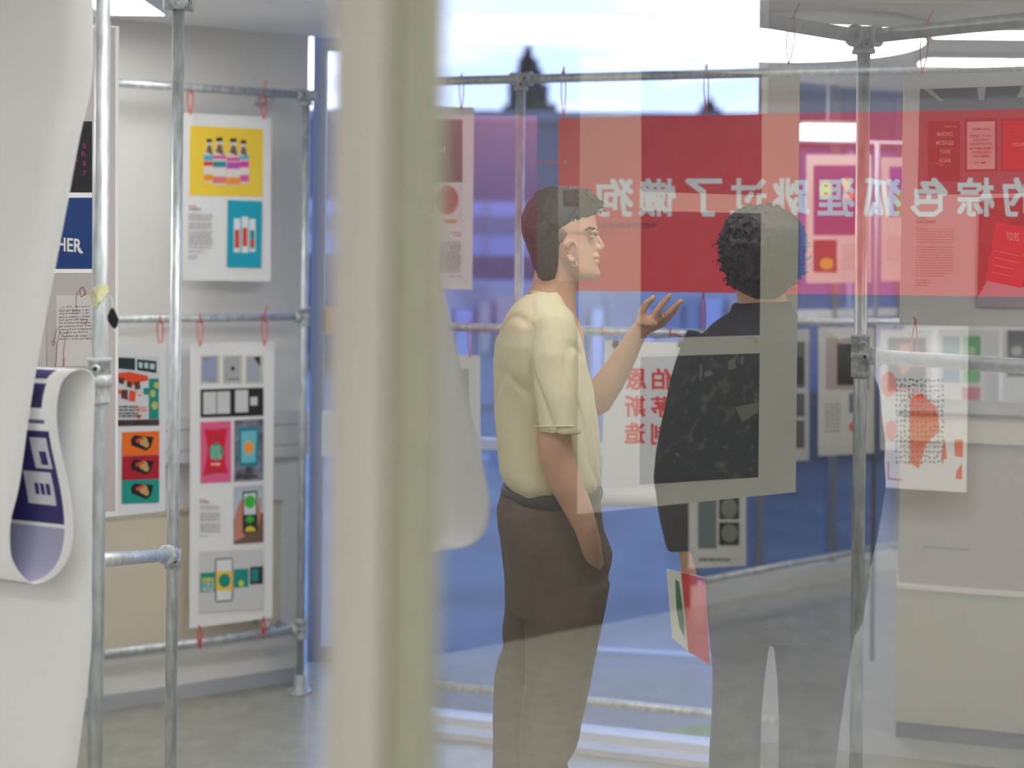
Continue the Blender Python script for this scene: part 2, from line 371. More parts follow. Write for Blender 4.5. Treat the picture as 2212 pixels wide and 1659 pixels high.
# ------------------------------------------------------------------ outside
GRD = mat('wet_asphalt', (.20, .23, .26), .6, noise=.3, nscale=1.2); GRASS = mat('grass', (.16, .27, .10), .9, noise=.4, nscale=14)
k = MB(); k.add([(-14, 5.9, -.25), (24, 5.9, -.25), (24, 60, -.25), (-14, 60, -.25)], [(0, 1, 2, 3)]); struct(k.build('ground_outside', GRD))
k = MB(); k.prism([tuple(ww(-1.5, -.2, 0).xy), tuple(ww(3.4, -.2, 0).xy), (5.2, 5.9), (-1.9, 5.9)], -.26, -.05); struct(k.build('path_outside', GRD))
def gz(px, py, z=-.25): return (1.64-z)*F/((py-HY)-ROLL*(px-CX))
def gpoly(name, pts, m, z, label=None, kind='structure'):
    v = [PX(x, gz(x, y, z), z) for x, y in pts]; o = mesh(name, v, [tuple(range(len(v)))][::1], m)
    o['kind'] = kind; return o
gpoly('grass_verge', [(1235, 1500), (1545, 1520), (1545, 1412), (1450, 1425), (1330, 1465)], GRASS, -.235, kind='stuff')
o = gpoly('grass_patch', [(1240, 1562), (1560, 1600), (1560, 1560), (1420, 1580), (1300, 1572)], GRASS, -.03, kind='stuff')
gpoly('kerb_outside', [(1270, 1402), (1560, 1420), (1560, 1412), (1270, 1396)], mat('pale_kerb', (.6, .62, .66), .7), -.22)
# long dark building across the road
FAC = mat('violet_brick_facade', (.06, .075, .14), .8, noise=.2, nscale=2); FAC2 = mat('blue_render_facade', (.10, .15, .24), .8, noise=.15, nscale=1)
GLB = mat('lit_blue_glazing', (.25, .32, .55), .15, 0)
def far(px0, px1, py0, py1, Y, thick, name, m, par):
    a = P(px0, py1, Y); b = P(px1, py0, Y); k = MB(); k.box((a.x, Y, min(a.z, b.z)), (b.x, Y+thick, max(a.z, b.z))); return k.build(name, m, par)
bt = thing('building', 'long flat-roofed blue-grey building with ribbon windows across the road', 'building', P(1200, 700, 22))
far(600, 1260, 252, 770, 22, 6, 'wall', FAC, bt)
far(1150, 1800, 262, 770, 22.4, 6, 'wall', FAC2, bt)
for (x0, x1, y0, y1) in ((610, 1270, 438, 468), (610, 1270, 505, 548)):
    w = far(x0, x1, y0, y1, 21.95, .03, 'ribbon_window', mat('pale_ribbon_glazing', (.2, .28, .55), .2), bt)
    for i in range(5): far(x0+60+i*125, x0+66+i*125, y0, y1, 21.9, .05, 'glazing_bar', FRAME, w)
far(610, 1290, 470, 503, 21.93, .05, 'spandrel', FAC2, bt)
far(600, 1800, 246, 256, 21.9, .3, 'roof_edge', mat('roof_edge', (.12, .13, .2), .6), bt)
b2 = thing('building', 'low row of pale glazed shopfronts across the road', 'building', P(1200, 900, 17))
far(900, 1800, 620, 980, 17.5, 2, 'wall', mat('shop_wall', (.28, .34, .45), .8, noise=.3, nscale=1.5), b2)
r = random.Random(5)
SHOP = [mat('shop_glass_%d' % i, c, .3) for i, c in enumerate([(.35, .42, .7), (.55, .6, .8), (.2, .25, .4), (.42, .38, .42), (.3, .4, .62)])]
x = 930
while x < 1720:
    w = r.uniform(22, 60); far(x, x+w, 640+r.uniform(0, 30), r.choice((760, 900, 940)), 17.4, .06, 'shopfront_bay', SHOP[r.randrange(5)], b2); x += w+r.uniform(4, 16)
b3 = thing('boundary_wall', 'low pale wall with posts along the pavement outside', 'wall', P(1200, 1200, 13.5))
far(900, 1800, 1000, 1120, 12.6, .2, 'wall_face', mat('pale_render', (.45, .52, .66), .8, noise=.2, nscale=3), b3)
for i in range(13): far(930+i*62, 944+i*62+ (i % 3)*6, 960, 1180-(i % 2)*30, 12.4, .1, 'post', SHOP[1] if i % 2 else SHOP[2], b3)
# conifer beyond the roof
def tree(cx, top, base, Y, wpx, label, seed):
    rr = random.Random(seed); b = P(cx, base, Y); t = thing('conifer', label, 'tree', (b.x, b.y, -.25)); tp = P(cx, top, Y); Hh = tp.z-b.z; wd_ = wpx/F*Y
    m = MB(); m.tube([Vector((b.x, b.y, -.25)), tp], [.22, .02], 8); m.build('trunk', mat('bark', (.08, .06, .06), .9), t)
    m = MB()
    for i in range(420):
        u = rr.random()**1.1; z = b.z+Hh*u; L_ = wd_*(1-u)**.75*(.35+.65*rr.random())*(1+.35*math.sin(u*40)); a = rr.random()*6.28
        c = Vector((tp.x+(b.x-tp.x)*(1-u), Y, z)); e = c+Vector((math.cos(a)*L_, math.sin(a)*L_, -.25*L_+.1))
        n = Vector((-math.sin(a), math.cos(a), 0))*.16*(.4+rr.random()); up = Vector((0, 0, .2*rr.random()+.05))
        k = len(m.v); m.add([c-n*.3, c+n*.3, e+n-up, e+up, e-n-up], [(0, 1, 2, 3), (0, 3, 4)])
    m.build('needle_foliage', mat('conifer_needles', (.035, .05, .075), .9), t)['kind'] = 'stuff'
tree(1141, 112, 262, 40, 62, 'dark conifer rising above the roofline, seen left of the tee fitting', 3)
tree(1533, 232, 300, 36, 50, 'low treetop just showing above the roof beyond the red banner', 4)

# ------------------------------------------------------------------ left scaffold and prints (seen directly)
Z = Vector((0, 0, 1))
def foot(px, py, Y, zz=0): p = P(px, py, Y); return Vector((p.x, p.y, zz))
def upright(px, py, Y, z0=0, z1=H, lab='', r=PIPE_R):
    p = P(px, py, Y); return pipe(lab, (p.x, p.y, z0), (p.x, p.y, z1), r=r), p
_, pa = upright(214, 830, 2.72, 0, H, 'nearest upright scaffold pipe, with the yellow tape and key fob'); 
_, pb = upright(377, 830, 3.45, 0, 2.30 if False else P(385, 4, 3.45).z+.01, 'slim upright scaffold pipe left of the tall packaging board')
_, pc = upright(655, 830, 5.22, 0, P(660, 200, 5.22).z, 'upright scaffold pipe at the far end of the wall frame')
fitting('cast cross fitting at the top of the middle upright pipe', (pb.x, pb.y, P(385, 4, 3.45).z), [(0, 0, 1), (1, .35, 0, 1), (-.3, 1, 0, 1)])
# flange foot
t = thing('pipe_flange', 'round floor flange under the far upright pipe', 'flange', (pc.x, pc.y, 0))
m = MB(); m.tube([(pc.x, pc.y, 0), (pc.x, pc.y, .007)], .045, 24); m.build('base_plate', CAST, t, True)
m = MB(); m.tube([(pc.x, pc.y, .007), (pc.x, pc.y, .012), (pc.x, pc.y, .06), (pc.x, pc.y, .065)], [.025, .0205, .0195, .0185], 18); m.build('socket', CAST, t, True)
u = Vector((math.cos(math.radians(29)), math.sin(math.radians(29)), 0))   # direction of the wall frame
def along(px, Y0x=655, Y0=5.22):  # depth on the frame's line under column px
    p0 = P(Y0x, 545, Y0); a = (px-CX)/F
    t_ = (p0.x-a*p0.y)/(a*u.y-u.x); return p0.y+u.y*t_
for i, (xa_, ya_, xb_, yb_, lab) in enumerate([(150, 175, 655, 206, 'top rail of the wall frame above the yellow bottle print'), (150, 692, 655, 684, 'middle rail of the wall frame, between two rows of prints'), (150, 1430, 655, 1358, 'bottom rail of the wall frame under the long board')]):
    z = P(xb_, yb_, 5.22).z; Ya = along(xa_); a = PX(xa_, Ya, z); b = Vector((pc.x, pc.y, z))
    pipe(lab, a, b)
    if i == 0: fitting('elbow fitting on top of the far upright pipe', b, [tuple(-u)+(1,), (0, 0, -1)], 1)
    elif i == 1: fitting('tee fitting halfway up the far upright pipe', b, [(0, 0, 1, 1), tuple(-u)], 1)
    else: fitting('dark tee fitting low on the far upright pipe', b, [(0, 0, 1, 1), tuple(-u), (-dn[0], -dn[1], 0)], 1)
# stubs back to the wall
for (px, py, lab) in ((584, 212, 'short wall stub of pipe at the top rail'), (578, 1352, 'short wall stub of pipe at the bottom rail')):
    Y_ = along(px); q = P(px, py, Y_); n = -dn; e = q+n*.16; pipe(lab, q, e); t = thing('wall_flange', 'round wall flange behind the ' + ('top' if py < 600 else 'bottom')+' rail stub', 'flange', e)
    m = MB(); m.tube([e-n*.012, e], .04, 20); m.build('base_plate', CAST, t, True); m = MB(); m.tube([e-n*.05, e-n*.012], .021, 16); m.build('socket', CAST, t, True)
q = P(650, 1358, 5.22); pipe('short brace pipe running back from the low tee to the wall', q, P(570, 1342, 5.34))
# cross rail from near upright to middle upright
c1 = P(352, 1197, 3.44); c0 = P(214, 1210, 2.72); a_ = P(150, 1216, 2.5)
pipe('short rail between the two nearer uprights', (pa.x, pa.y, c0.z), (pb.x-.004, pb.y-.01, P(365, 1197, 3.45).z))
zz = P(365, 1197, 3.45).z; dirr = (Vector((pa.x, pa.y, c0.z))-Vector((pb.x, pb.y, zz))).normalized()
t = thing('swivel_fitting', 'cast swivel fitting with two set screws on the middle upright', 'pipe fitting', (pb.x, pb.y, zz))
m = MB(); m.tube([(pb.x, pb.y, zz-.035), (pb.x, pb.y, zz-.034), (pb.x, pb.y, zz+.012), (pb.x, pb.y, zz+.013)], [.017, .0195, .0195, .017], 20)
e = Vector((pb.x, pb.y, zz))+dirr*.018; m.tube([e, e+dirr*.004, e+dirr*.052, e+dirr*.053, e+dirr*.062, e+dirr*.063], [.019, .0215, .0215, .0235, .0235, .021], 22); m.ball(e, .02); m.build('sleeve', CAST, t, True)
for c in (e+dirr*.02+Vector((0, -.021, 0)), Vector((pb.x+.012, pb.y-.018, zz-.010))):
    m = MB(); m.tube([c, c+Vector((0, -.010, 0))], .0105, 18); so = m.build('screw_boss', CAST, t, True)
    m = MB(); m.tube([c+Vector((0, -.0095, 0)), c+Vector((0, -.0112, 0))], .0058, 6); m.build('hex_socket', DARK, so)
# back-running rail under the paper roll and its fitting
rc = P(214, 822, 2.72); bd = Vector((-.42, .30, -.03)).normalized(); bd = Vector((-1, .55, -.04)).normalized()
pipe('rail carrying the draped paper roll', rc, rc+bd*1.1, r=.019)
fitting('cast tee fitting where the paper roll rail meets the nearest upright', rc, [(0, 0, 1, 1), tuple(bd)], 1, r=.021, ln=.045)
m = MB(); m.tube([rc+Vector((0, 0, -.013)), rc+Vector((0, 0, -.010)), rc+Vector((0, 0, .010)), rc+Vector((0, 0, .013))], [.0185, .0245, .0245, .0185], 24); tag(m.build('pipe_collar', CAST, None, True), 'raised ring collar on the nearest upright', 'collar')

# draped printed paper roll: one ribbon following its edge curve
def cat_curve(pts, n=8):
    out = []; P_ = [Vector(p) for p in pts]; P_ = [P_[0]*2-P_[1]]+P_+[P_[-1]*2-P_[-2]]
    for i in range(1, len(P_)-2):
        p0, p1, p2, p3 = P_[i-1:i+3]
        for k in range(n):
            t = k/n; out.append(.5*((2*p1)+(-p0+p2)*t+(2*p0-5*p1+4*p2-p3)*t*t+(-p0+3*p1-3*p2+p3)*t**3))
    out.append(P_[-2]); return out
PAPER = mat('white_paper', (.82, .83, .845), .6)
PAPERM = bpy.data.materials.new('roll_paper'); PAPERM.use_nodes = True
edge = [(203, -260), (202, -60), (200, 60), (199, 150), (192, 210), (172, 295), (150, 415), (117, 590), (80, 785), (58, 930), (41, 1050), (24, 1120), (21, 1166), (26, 1208), (46, 1242), (71, 1260), (98, 1256), (127, 1237), (147, 1206), (157, 1160), (156, 1110), (150, 1065), (140, 1015), (130, 970), (123, 925), (122, 875), (132, 830), (152, 806), (176, 798), (198, 806), (204, 840), (200, 1000), (198, 1200), (197, 1390), (186, 1500), (165, 1659), (158, 1720)]
DEP = 2.62
ecur = cat_curve([(x, y, 0) for x, y in edge], 6)
Wv = Vector((-1.05, .52, -.02))
E3 = []
for i, p in enumerate(ecur):
    back = .03 if i > 28*6 else 0
    E3.append(P(p.x, p.y, DEP+back))
nW = 14; vs = []; fs = []
for j in range(nW+1):
    for i, p in enumerate(E3):
        w = j/nW; wob = Vector((0, 0, .004*math.sin(i*.15+j*.7)*w)); vs.append(p+Wv*w+wob)
ne = len(E3)
for j in range(nW):
    for i in range(ne-1): fs.append((j*ne+i, (j+1)*ne+i, (j+1)*ne+i+1, j*ne+i+1))
roll = thing('paper_roll', 'long white printed paper roll draped in a loop over the rail', 'paper', P(100, 1250, DEP))
sh = mesh('sheet', vs, fs, PAPER, roll, True); sm_ = sh.modifiers.new('thick', 'SOLIDIFY'); sm_.thickness = .0012; sm_.offset = 0
# prints on the inner face: a second skin lifted off the ribbon towards the viewer
nrm = Wv.normalized()
def rprint(i0, i1, w0, w1, m, lift=.0015, parent=sh, name='printed_panel'):
    v = []; f = []; idx = list(range(i0, i1+1)); js = [w0+(w1-w0)*k/6 for k in range(7)]
    for w in js:
        for i in idx:
            d = (E3[min(i+1, ne-1)]-E3[max(i-1, 0)]).normalized(); n = d.cross(nrm).normalized()
            if n.y > 0: n = -n
            v.append(E3[i]+Wv*w+Vector((0, 0, .004*math.sin(i*.15+w*nW*.7)*w))+n*lift)
    c = len(idx)
    for a in range(6):
        for b in range(c-1): f.append((a*c+b, (a+1)*c+b, (a+1)*c+b+1, a*c+b+1))
    return mesh(name, v, f, m, parent, True)
NAVY = mat('navy_print', s2l(48, 44, 104), .5); LAV = mat('lavender_print', s2l(158, 158, 188), .5); PALE = mat('pale_print', s2l(205, 205, 215), .5)
def iy(y, side):  # index on the edge nearest to a pixel height; side: right leg of the loop (85..138)
    rng = range(16*6, 27*6); return min(rng, key=lambda i: abs(ecur[i].y-y)+(0 if True else 0))
ib = 15*6+2
rprint(ib-2, iy(1146, 1), .017, .6, LAV)
rprint(iy(1133, 1), iy(933, 1), .017, .6, NAVY)
rprint(iy(1098, 1), iy(1024, 1), .030, .09, PALE, .0022)
rprint(iy(1012, 1), iy(948, 1), .024, .06, PALE, .0022)
for k_ in range(3): rprint(iy(1076, 1), iy(1052, 1), .038+k_*.012, .046+k_*.012, NAVY, .003)
for k_ in range(3): rprint(iy(984+k_*13, 1), iy(974+k_*13, 1), .03, .045, NAVY, .003)
rprint(iy(915, 1), iy(905, 1), .025, .3, mat('violet_photo', s2l(110, 105, 150), .5, noise=.6, nscale=60))
rprint(iy(886, 1), iy(832, 1), .03, .3, mat('navy_photo', s2l(60, 55, 110), .5, noise=.6, nscale=60))
rprint(26*6+2, 27*6+2, .035, .3, mat('navy_photo', s2l(60, 55, 110)))

# yellow tape, split ring and fob
tp = P(214, 640, 2.72)
t = thing('key_fob', 'black plastic key fob hanging from yellow tape on the nearest upright', 'key fob', P(243, 690, 2.69))
m = MB(); q = [(197, 634), (205, 622), (222, 614), (236, 618), (237, 630), (230, 640), (222, 652), (213, 664), (204, 658), (198, 648)]
vsq = [];
for (x, y) in q:
    dx = (x-214)/F*2.72; rr_ = PIPE_R+.0015; dy = -math.sqrt(max(rr_*rr_-dx*dx, .00002)) if abs(dx) < rr_ else -.003; vsq.append(P(x, y, 2.72)+Vector((0, dy-.002, 0)))
c_ = P(216, 640, 2.72)+Vector((0, -PIPE_R-.0045, 0)); m.add([c_]+vsq+[v+Vector((0, .0015, 0)) for v in vsq], [(0, i+1, (i+1) % 10+1) for i in range(10)]+[(i+1, i+11, (i+1) % 10+11, (i+1) % 10+1) for i in range(10)])
tag(m.build('masking_tape', mat('yellow_tape', (.68, .68, .42), .7, noise=.1, nscale=40, bump=.3), None), 'torn patch of yellow masking tape on the nearest upright', 'tape')
m = MB(); rc_ = P(232, 655, 2.69); m.tube([rc_+Vector((.0105*math.cos(a*.393), .003*math.sin(a*.393), .0135*math.sin(a*.393))) for a in range(17)], .0011, 8); m.build('split_ring', ZINC, t, True)
fq = [(238, 668), (243, 664), (249, 672), (257, 690), (254, 704), (249, 711), (243, 708), (233, 694), (231, 684)]
m = MB(); m.add([P(x, y, 2.685) for x, y in fq]+[P(x, y, 2.697) for x, y in fq], [tuple(range(8, -1, -1)), tuple(range(9, 18))]+[(i, (i+1) % 9, (i+1) % 9+9, i+9) for i in range(9)])
fb = m.build('fob_body', mat('black_plastic', (.012, .012, .014), .35), t); md = fb.modifiers.new('b', 'BEVEL'); md.width = .002; md.segments = 2
m = MB(); m.ball(P(248, 713, 2.69), .0033, (1, 1, 1.3)); m.build('clear_tip', mat('clear_tip', (.8, .85, .9), .1), t, True)

# --- tall grey board with the blue print
GREYB = mat('grey_board', s2l(186, 180, 178), .6)
b = Board('tall grey board with black and blue prints and a handwritten note, behind the paper roll', (-70, 40), (256, 56), (253, 1112), (-70, 1140), 3.02, 3.25, BOARD)
b.rect(-60, 60, 249, 1105, GREYB, 'backing_print')
b.rect(-50, 262, 199, 416, mat('black_photo', s2l(12, 8, 30), .5, noise=.8, nscale=6), 'picture')
for i, (x, y) in enumerate([(160, 340), (178, 310), (176, 328), (178, 348), (180, 368)]): b.text(x, y, x+8, y+10, 'Sanar'[i], mat('magenta_print', s2l(150, 25, 105)), bold=.01)
b.rect(-50, 416, 199, 427, BOARD, 'white_band')
b.rect(-50, 427, 199, 581, ink(0, 50, 112), 'picture')
b.text(124, 513, 176, 541, 'HER', ink(214, 212, 205), fat=.7, sk=4)
b.text(160, 514, 180, 549, 'R', ink(214, 212, 205), bold=.04) if False else None
b.multi([[(174, 536), (166, 538), (172, 547), (179, 548), (179, 543), (176, 542)]], ink(214, 212, 205), 'letter_swash')
b.rect(-50, 581, 199, 590, BOARD, 'white_band')
b.rect(101, 591, 235, 800, ink(176, 170, 167), 'picture')
b.rect(122, 638, 235, 790, ink(198, 194, 194), 'note_sheet')
ws = ["J 6 1872 - June visited", "Paris with Nathan — we", "stayed near the — I am", "and so a sister — It was", "not apart half asleep", "the shoulder tunnel change", "had a shadowy vision - Frank", "it was a friend. It happened", "It wasn't my friend", "The others also sound - I", "wrote it — it was not originally"]
for i, w in enumerate(ws): b.text(128+(4 if i in (0, 9) else 0), 661+i*6.9, 170+len(w)*1.0, 667+i*6.9, w, ink(50, 62, 60), sk=-2, name='handwriting', res=1)
def stroke(b, pts, wpx, m, name='red_pen_line'):
    sh = []
    for (x0, y0), (x1, y1) in zip(pts, pts[1:]):
        dx, dy = x1-x0, y1-y0; l = math.hypot(dx, dy) or 1; nx, ny = -dy/l*wpx/2, dx/l*wpx/2; sh.append([(x0+nx, y0+ny), (x0-nx, y0-ny), (x1-nx, y1-ny), (x1+nx, y1+ny)])
    b.multi(sh, m, name)
RP = ink(160, 82, 80)
stroke(b, [(165, 666), (165, 640), (171, 626), (178, 619), (186, 632), (176, 642), (172, 630), (180, 620), (186, 636), (174, 642)], 1, RP)
stroke(b, [(164+8*math.cos(a*.5), 674+4*math.sin(a*.5)) for a in range(14)], 1, RP); stroke(b, [(182+6*math.cos(a*.5), 695+5*math.sin(a*.5)) for a in range(14)], 1, RP)
stroke(b, [(129, 705), (121, 716), (117, 732), (112, 742), (116, 747), (119, 738), (112, 737)], 1, RP); stroke(b, [(131, 712), (124, 740), (122, 780), (118, 798)], 1, RP)
stroke(b, [(146, 712), (139, 745), (137, 768), (140, 780), (138, 792), (136, 784), (139, 770)], 1, RP)

# --- food packaging board (mostly behind the grey board)
b = Board('white board with food packaging prints between the two nearer uprights', (150, 742), (357, 742), (356, 1104), (150, 1126), 4.25, 4.5)
ph = mat('street_food_photo', s2l(120, 118, 110), .5, noise=.9, nscale=26)
b.rect(200, 770, 344, 905, ink(215, 218, 216)); GR = ink(38, 52, 52); OR = ink(232, 78, 40); TE = ink(20, 140, 120)
b.multi([[(255, 772), (255, 796), (292, 800), (292, 774)], [(296, 776), (296, 800), (338, 806), (338, 780)]], GR, 'dark_shape'); b.multi([[(300, 782), (300, 794), (308, 795), (308, 783)], [(312, 783), (312, 795), (320, 796), (320, 784)], [(324, 785), (324, 797), (334, 798), (334, 786)]], ink(190, 214, 210), 'pale_shape')
b.multi([[(254, 806), (254, 822), (300, 826), (320, 822), (320, 812), (280, 803)], [(256, 838), (254, 850), (266, 852)], [(286, 820), (285, 832), (298, 832)], [(280, 842), (278, 866), (292, 868), (294, 846)], [(298, 852), (302, 858), (306, 852)], [(292, 896), (300, 906), (308, 896)]], OR, 'orange_shape')
b.multi([[(256, 816), (256, 828), (268, 830), (268, 816)], [(274, 824), (274, 836), (285, 838), (285, 824)], [(262, 842), (262, 860), (276, 864), (276, 842)], [(290, 824), (292, 842), (304, 840), (302, 824)]], ink(96, 52, 30), 'food_tray')
b.multi([[(322, 818), (322, 905), (343, 905), (343, 818)], [(310, 838), (310, 852), (322, 852), (322, 838)]], TE, 'teal_shape'); b.multi([ell(338, 832, 6, 7), ell(330, 850, 6, 8), ell(334, 876, 7, 9)], ink(190, 190, 110), 'label_circle')
b.lines([(257, 300, 877), (257, 306, 884), (257, 298, 891), (257, 302, 897)], 3.6, ink(70, 70, 72)); b.lines([(288, 316, 879), (290, 318, 885)], 3.4, ink(235, 120, 100), 4)
b.rect(200, 908, 344, 921, mat('dark_photo_strip', s2l(70, 52, 42), .5, noise=.6, nscale=40), sk=-2)
for (y0, y1, c) in ((932, 983, ink(240, 112, 20)), (984, 1035, ink(178, 22, 40)), (1036, 1086, ink(22, 150, 132))):
    b.rect(264, y0+2, 344, y1+2, c, sk=-3)
    b.poly([(282, y0+18), (290, y0+8), (332, y0+12), (326, y0+34), (316, y0+42), (284, y0+30)], ink(32, 22, 20), 'food_tray'); b.multi([ell(310, y0+21, 9, 10), ell(316, y0+28, 6, 7)], ink(196, 160, 96) , 'food'); b.multi([ell(298, y0+20, 5, 5, 10), ell(306, y0+15, 6, 3, 10)], ink(205, 70, 50), 'food')

# --- bottle board
b = Board('white board with the yellow print of four dressed bottles', (397, 244), (586, 253), (584, 608), (394, 605), 5.02, 5.16)
b.poly([(410, 271), (409, 422), (567, 425), (568, 279)], ink(238, 204, 62))
def bottle(b, x, y0, y1, w, cols):
    cy = lambda f: y0+(y1-y0)*f
    b.poly([(x-w*.22, cy(.07)), (x-w*.26, cy(.22)), (x-w*.5, cy(.42)), (x-w*.5, cy(.97)), (x-w*.4, y1), (x+w*.4, y1), (x+w*.5, cy(.97)), (x+w*.5, cy(.42)), (x+w*.26, cy(.22)), (x+w*.22, cy(.07))], ink(222, 212, 200), 'bottle_print')
    b.poly([(x-w*.24, y0), (x-w*.24, cy(.08)), (x+w*.24, cy(.08)), (x+w*.24, y0)], ink(38, 34, 34), 'bottle_cap')
    b.poly([(x-w*.3, cy(.3)), (x-w*.1, cy(.14)), (x+w*.18, cy(.16)), (x+w*.34, cy(.38))], ink(120, 96, 70), 'bottle_neck_shade')
    for (f0, f1, c) in cols: b.poly([(x-w*.49, cy(f0)), (x-w*.49, cy(f1)), (x+w*.49, cy(f1)), (x+w*.49, cy(f0))], c, 'bottle_label')
rd, bl, pk, tl, oc, wh = ink(214, 62, 40), ink(80, 172, 204), ink(216, 86, 170), ink(40, 140, 150), ink(238, 150, 50), ink(228, 222, 216)
bottle(b, 452, 300, 394, 24, [(.38, .5, bl), (.52, .62, rd), (.64, .8, wh), (.82, .96, oc)]); bottle(b, 526, 303, 397, 24, [(.36, .44, bl), (.48, .62, ink(218, 60, 160)), (.64, .78, wh), (.8, .95, pk)])
bottle(b, 474, 297, 400, 29, [(.38, .45, pk), (.5, .62, tl), (.66, .8, wh), (.82, .96, ink(225, 120, 120))]); bottle(b, 504, 299, 401, 29, [(.4, .48, pk), (.5, .64, ink(190, 80, 180)), (.66, .8, wh), (.83, .97, oc)])
b.poly([(492, 432), (490, 577), (564, 579), (566, 435)], ink(0, 160, 186))
for x, y0, y1 in ((512, 472, 545), (529, 468, 546), (545, 473, 544)):
    b.rect(x-7, y0, x+7, y1, ink(226, 232, 234), 'tube_print'); b.rect(x-5, y0+24, x+5, y0+64, rd if x != 545 else tl, 'tube_label'); b.rect(x-4, y0+44, x+4, y0+60, rd, 'tube_label')
b.lines([(408, 424, 444)], 2.4, ink(220, 110, 100)); b.lines([(408, 434, 450)], 3, ink(120, 118, 118))
b.lines([(407, 459, y) for y in (463, 468, 473, 482, 487, 492, 501, 506, 511, 516, 521, 526, 533)]+[(407, 440, 542), (407, 430, 552), (407, 424, 557)], 2.2, ink(168, 166, 164), 2)

# --- long board
b = Board('tall narrow white board with pink wipes packet and phone prints', (411, 742), (592, 738), (588, 1334), (409, 1358), 5.02, 5.16)
for (x0, x1, c) in ((433, 475, ink(148, 158, 184)), (481, 524, ink(172, 172, 178)), (530, 569, ink(164, 172, 182))):
    b.rect(x0, 768, x1, 830, ink(200, 200, 178), sk=-1); b.rect(x0+3, 771, x1-6, 825, c, 'booklet_print', sk=-1)
b.poly(ell(503, 796, 4, 5), BLK, 'dot'); b.poly([(548, 772), (562, 792), (562, 770)], BLK, 'corner'); b.lines([(489, 517, 818), (452, 468, 822), (440, 452, 774)], 3, ink(110, 110, 118))
b.rect(433, 841, 569, 902, ink(34, 35, 40), sk=-4)
for (x0, x1, y0, y1) in ((439, 467, 847, 895), (469, 497, 846, 894), (508, 536, 843, 891), (541, 556, 858, 876)): b.rect(x0, y0, x1, y1, ink(206, 206, 208), 'page_print', sk=-1)
b.rect(433, 912, 499, 1044, ink(220, 96, 140), sk=-3)
b.poly([(440, 927), (446, 950), (448, 975), (444, 1005), (438, 1028), (463, 1023), (492, 1022), (487, 1000), (485, 975), (487, 950), (491, 925), (463, 928)], ink(210, 26, 52), 'packet_print'); b.poly(ell(467, 976, 15, 19), ink(30, 148, 118), 'round_label'); b.lines([(456, 479, y) for y in (964, 970, 976, 982, 988)], 2.6, ink(180, 214, 190)); b.lines([(456, 477, 1000)], 5, ink(240, 190, 190)); b.lines([(454, 478, 942)], 5, ink(150, 50, 60)); b.lines([(452, 474, 1014)], 5, ink(150, 60, 60), 5)
b.rect(506, 908, 569, 1040, mat('shop_photo', s2l(120, 118, 132), .5, noise=.6, nscale=30), sk=-3)
b.poly([(515, 924), (516, 1008), (557, 1006), (560, 922)], ink(22, 130, 150), 'packet_print'); b.poly([(521, 932), (522, 1000), (552, 998), (554, 930)], ink(110, 190, 200), 'packet_face'); b.poly(ell(537, 967, 11, 14), ink(236, 156, 70), 'round_label')
b.rect(530, 1009, 544, 1024, ink(72, 66, 78), 'stand_print'); b.rect(512, 1026, 556, 1032, ink(60, 56, 64), 'stand_base')
b.rect(505, 1052, 569, 1176, mat('hand_phone_photo', s2l(184, 196, 206), .5, noise=.25, nscale=12), sk=-5); b.poly([(505, 1120), (505, 1176), (569, 1171), (569, 1108), (548, 1110), (520, 1120)], ink(112, 88, 70), 'table_print')
b.poly([(506, 1170), (508, 1110), (520, 1078), (524, 1085), (524, 1150), (530, 1158)], ink(196, 130, 110), 'hand_print'); b.poly([(556, 1100), (560, 1075), (564, 1074), (562, 1120), (557, 1140)], ink(196, 130, 110), 'finger_print')
b.poly([(524, 1062), (524, 1150), (556, 1148), (556, 1060)], ink(40, 44, 50), 'phone_print'); b.poly([(527, 1066), (527, 1112), (553, 1111), (553, 1064)], ink(206, 214, 216), 'screen_print'); b.poly(ell(540, 1084, 12, 14), ink(62, 178, 52), 'round_label'); b.poly(ell(540, 1122, 9, 7), ink(62, 178, 52), 'round_label'); b.poly([(529, 1148), (532, 1140), (540, 1136), (550, 1140), (552, 1147)], ink(216, 200, 60), 'yellow_print')
b.lines([(432, 444, 1078)], 2.2, ink(220, 110, 100)); b.lines([(432, 456, 1083)], 2.6, ink(120, 118, 118)); b.lines([(432, 476, y) for y in (1093, 1098, 1108, 1113, 1118, 1123, 1132, 1137, 1142, 1147)]+[(432, 448, 1157)], 2.1, ink(168, 166, 164), 3)
b.rect(431, 1192, 569, 1323, ink(206, 205, 204), sk=-6)
b.rect(433, 1238, 466, 1280, ink(20, 138, 128), sk=-2); b.lines([(437, 462, 1248), (437, 462, 1253)], 4, ink(210, 214, 80)); b.lines([(437, 463, y) for y in (1260, 1267, 1273)], 3.4, ink(210, 226, 222)); b.rect(505, 1230, 537, 1270, ink(20, 138, 128), sk=-2); b.poly(ell(521, 1260, 6, 7), ink(200, 214, 80), 'round_label'); b.rect(540, 1225, 568, 1263, ink(44, 44, 48), sk=-2); b.rect(544, 1229, 558, 1256, ink(20, 138, 128), 'screen_print')
b.poly([(466, 1206), (464, 1212), (464, 1294), (467, 1302), (500, 1299), (504, 1293), (504, 1209), (501, 1204)], ink(120, 126, 122), 'phone_print'); b.poly([(468, 1210), (468, 1298), (500, 1295), (501, 1208)], ink(226, 226, 228), 'screen_print'); b.rect(467, 1234, 502, 1276, ink(234, 196, 60), 'banner_print', sk=-1); b.poly(ell(485, 1254, 13, 15), ink(20, 138, 128), 'round_label')

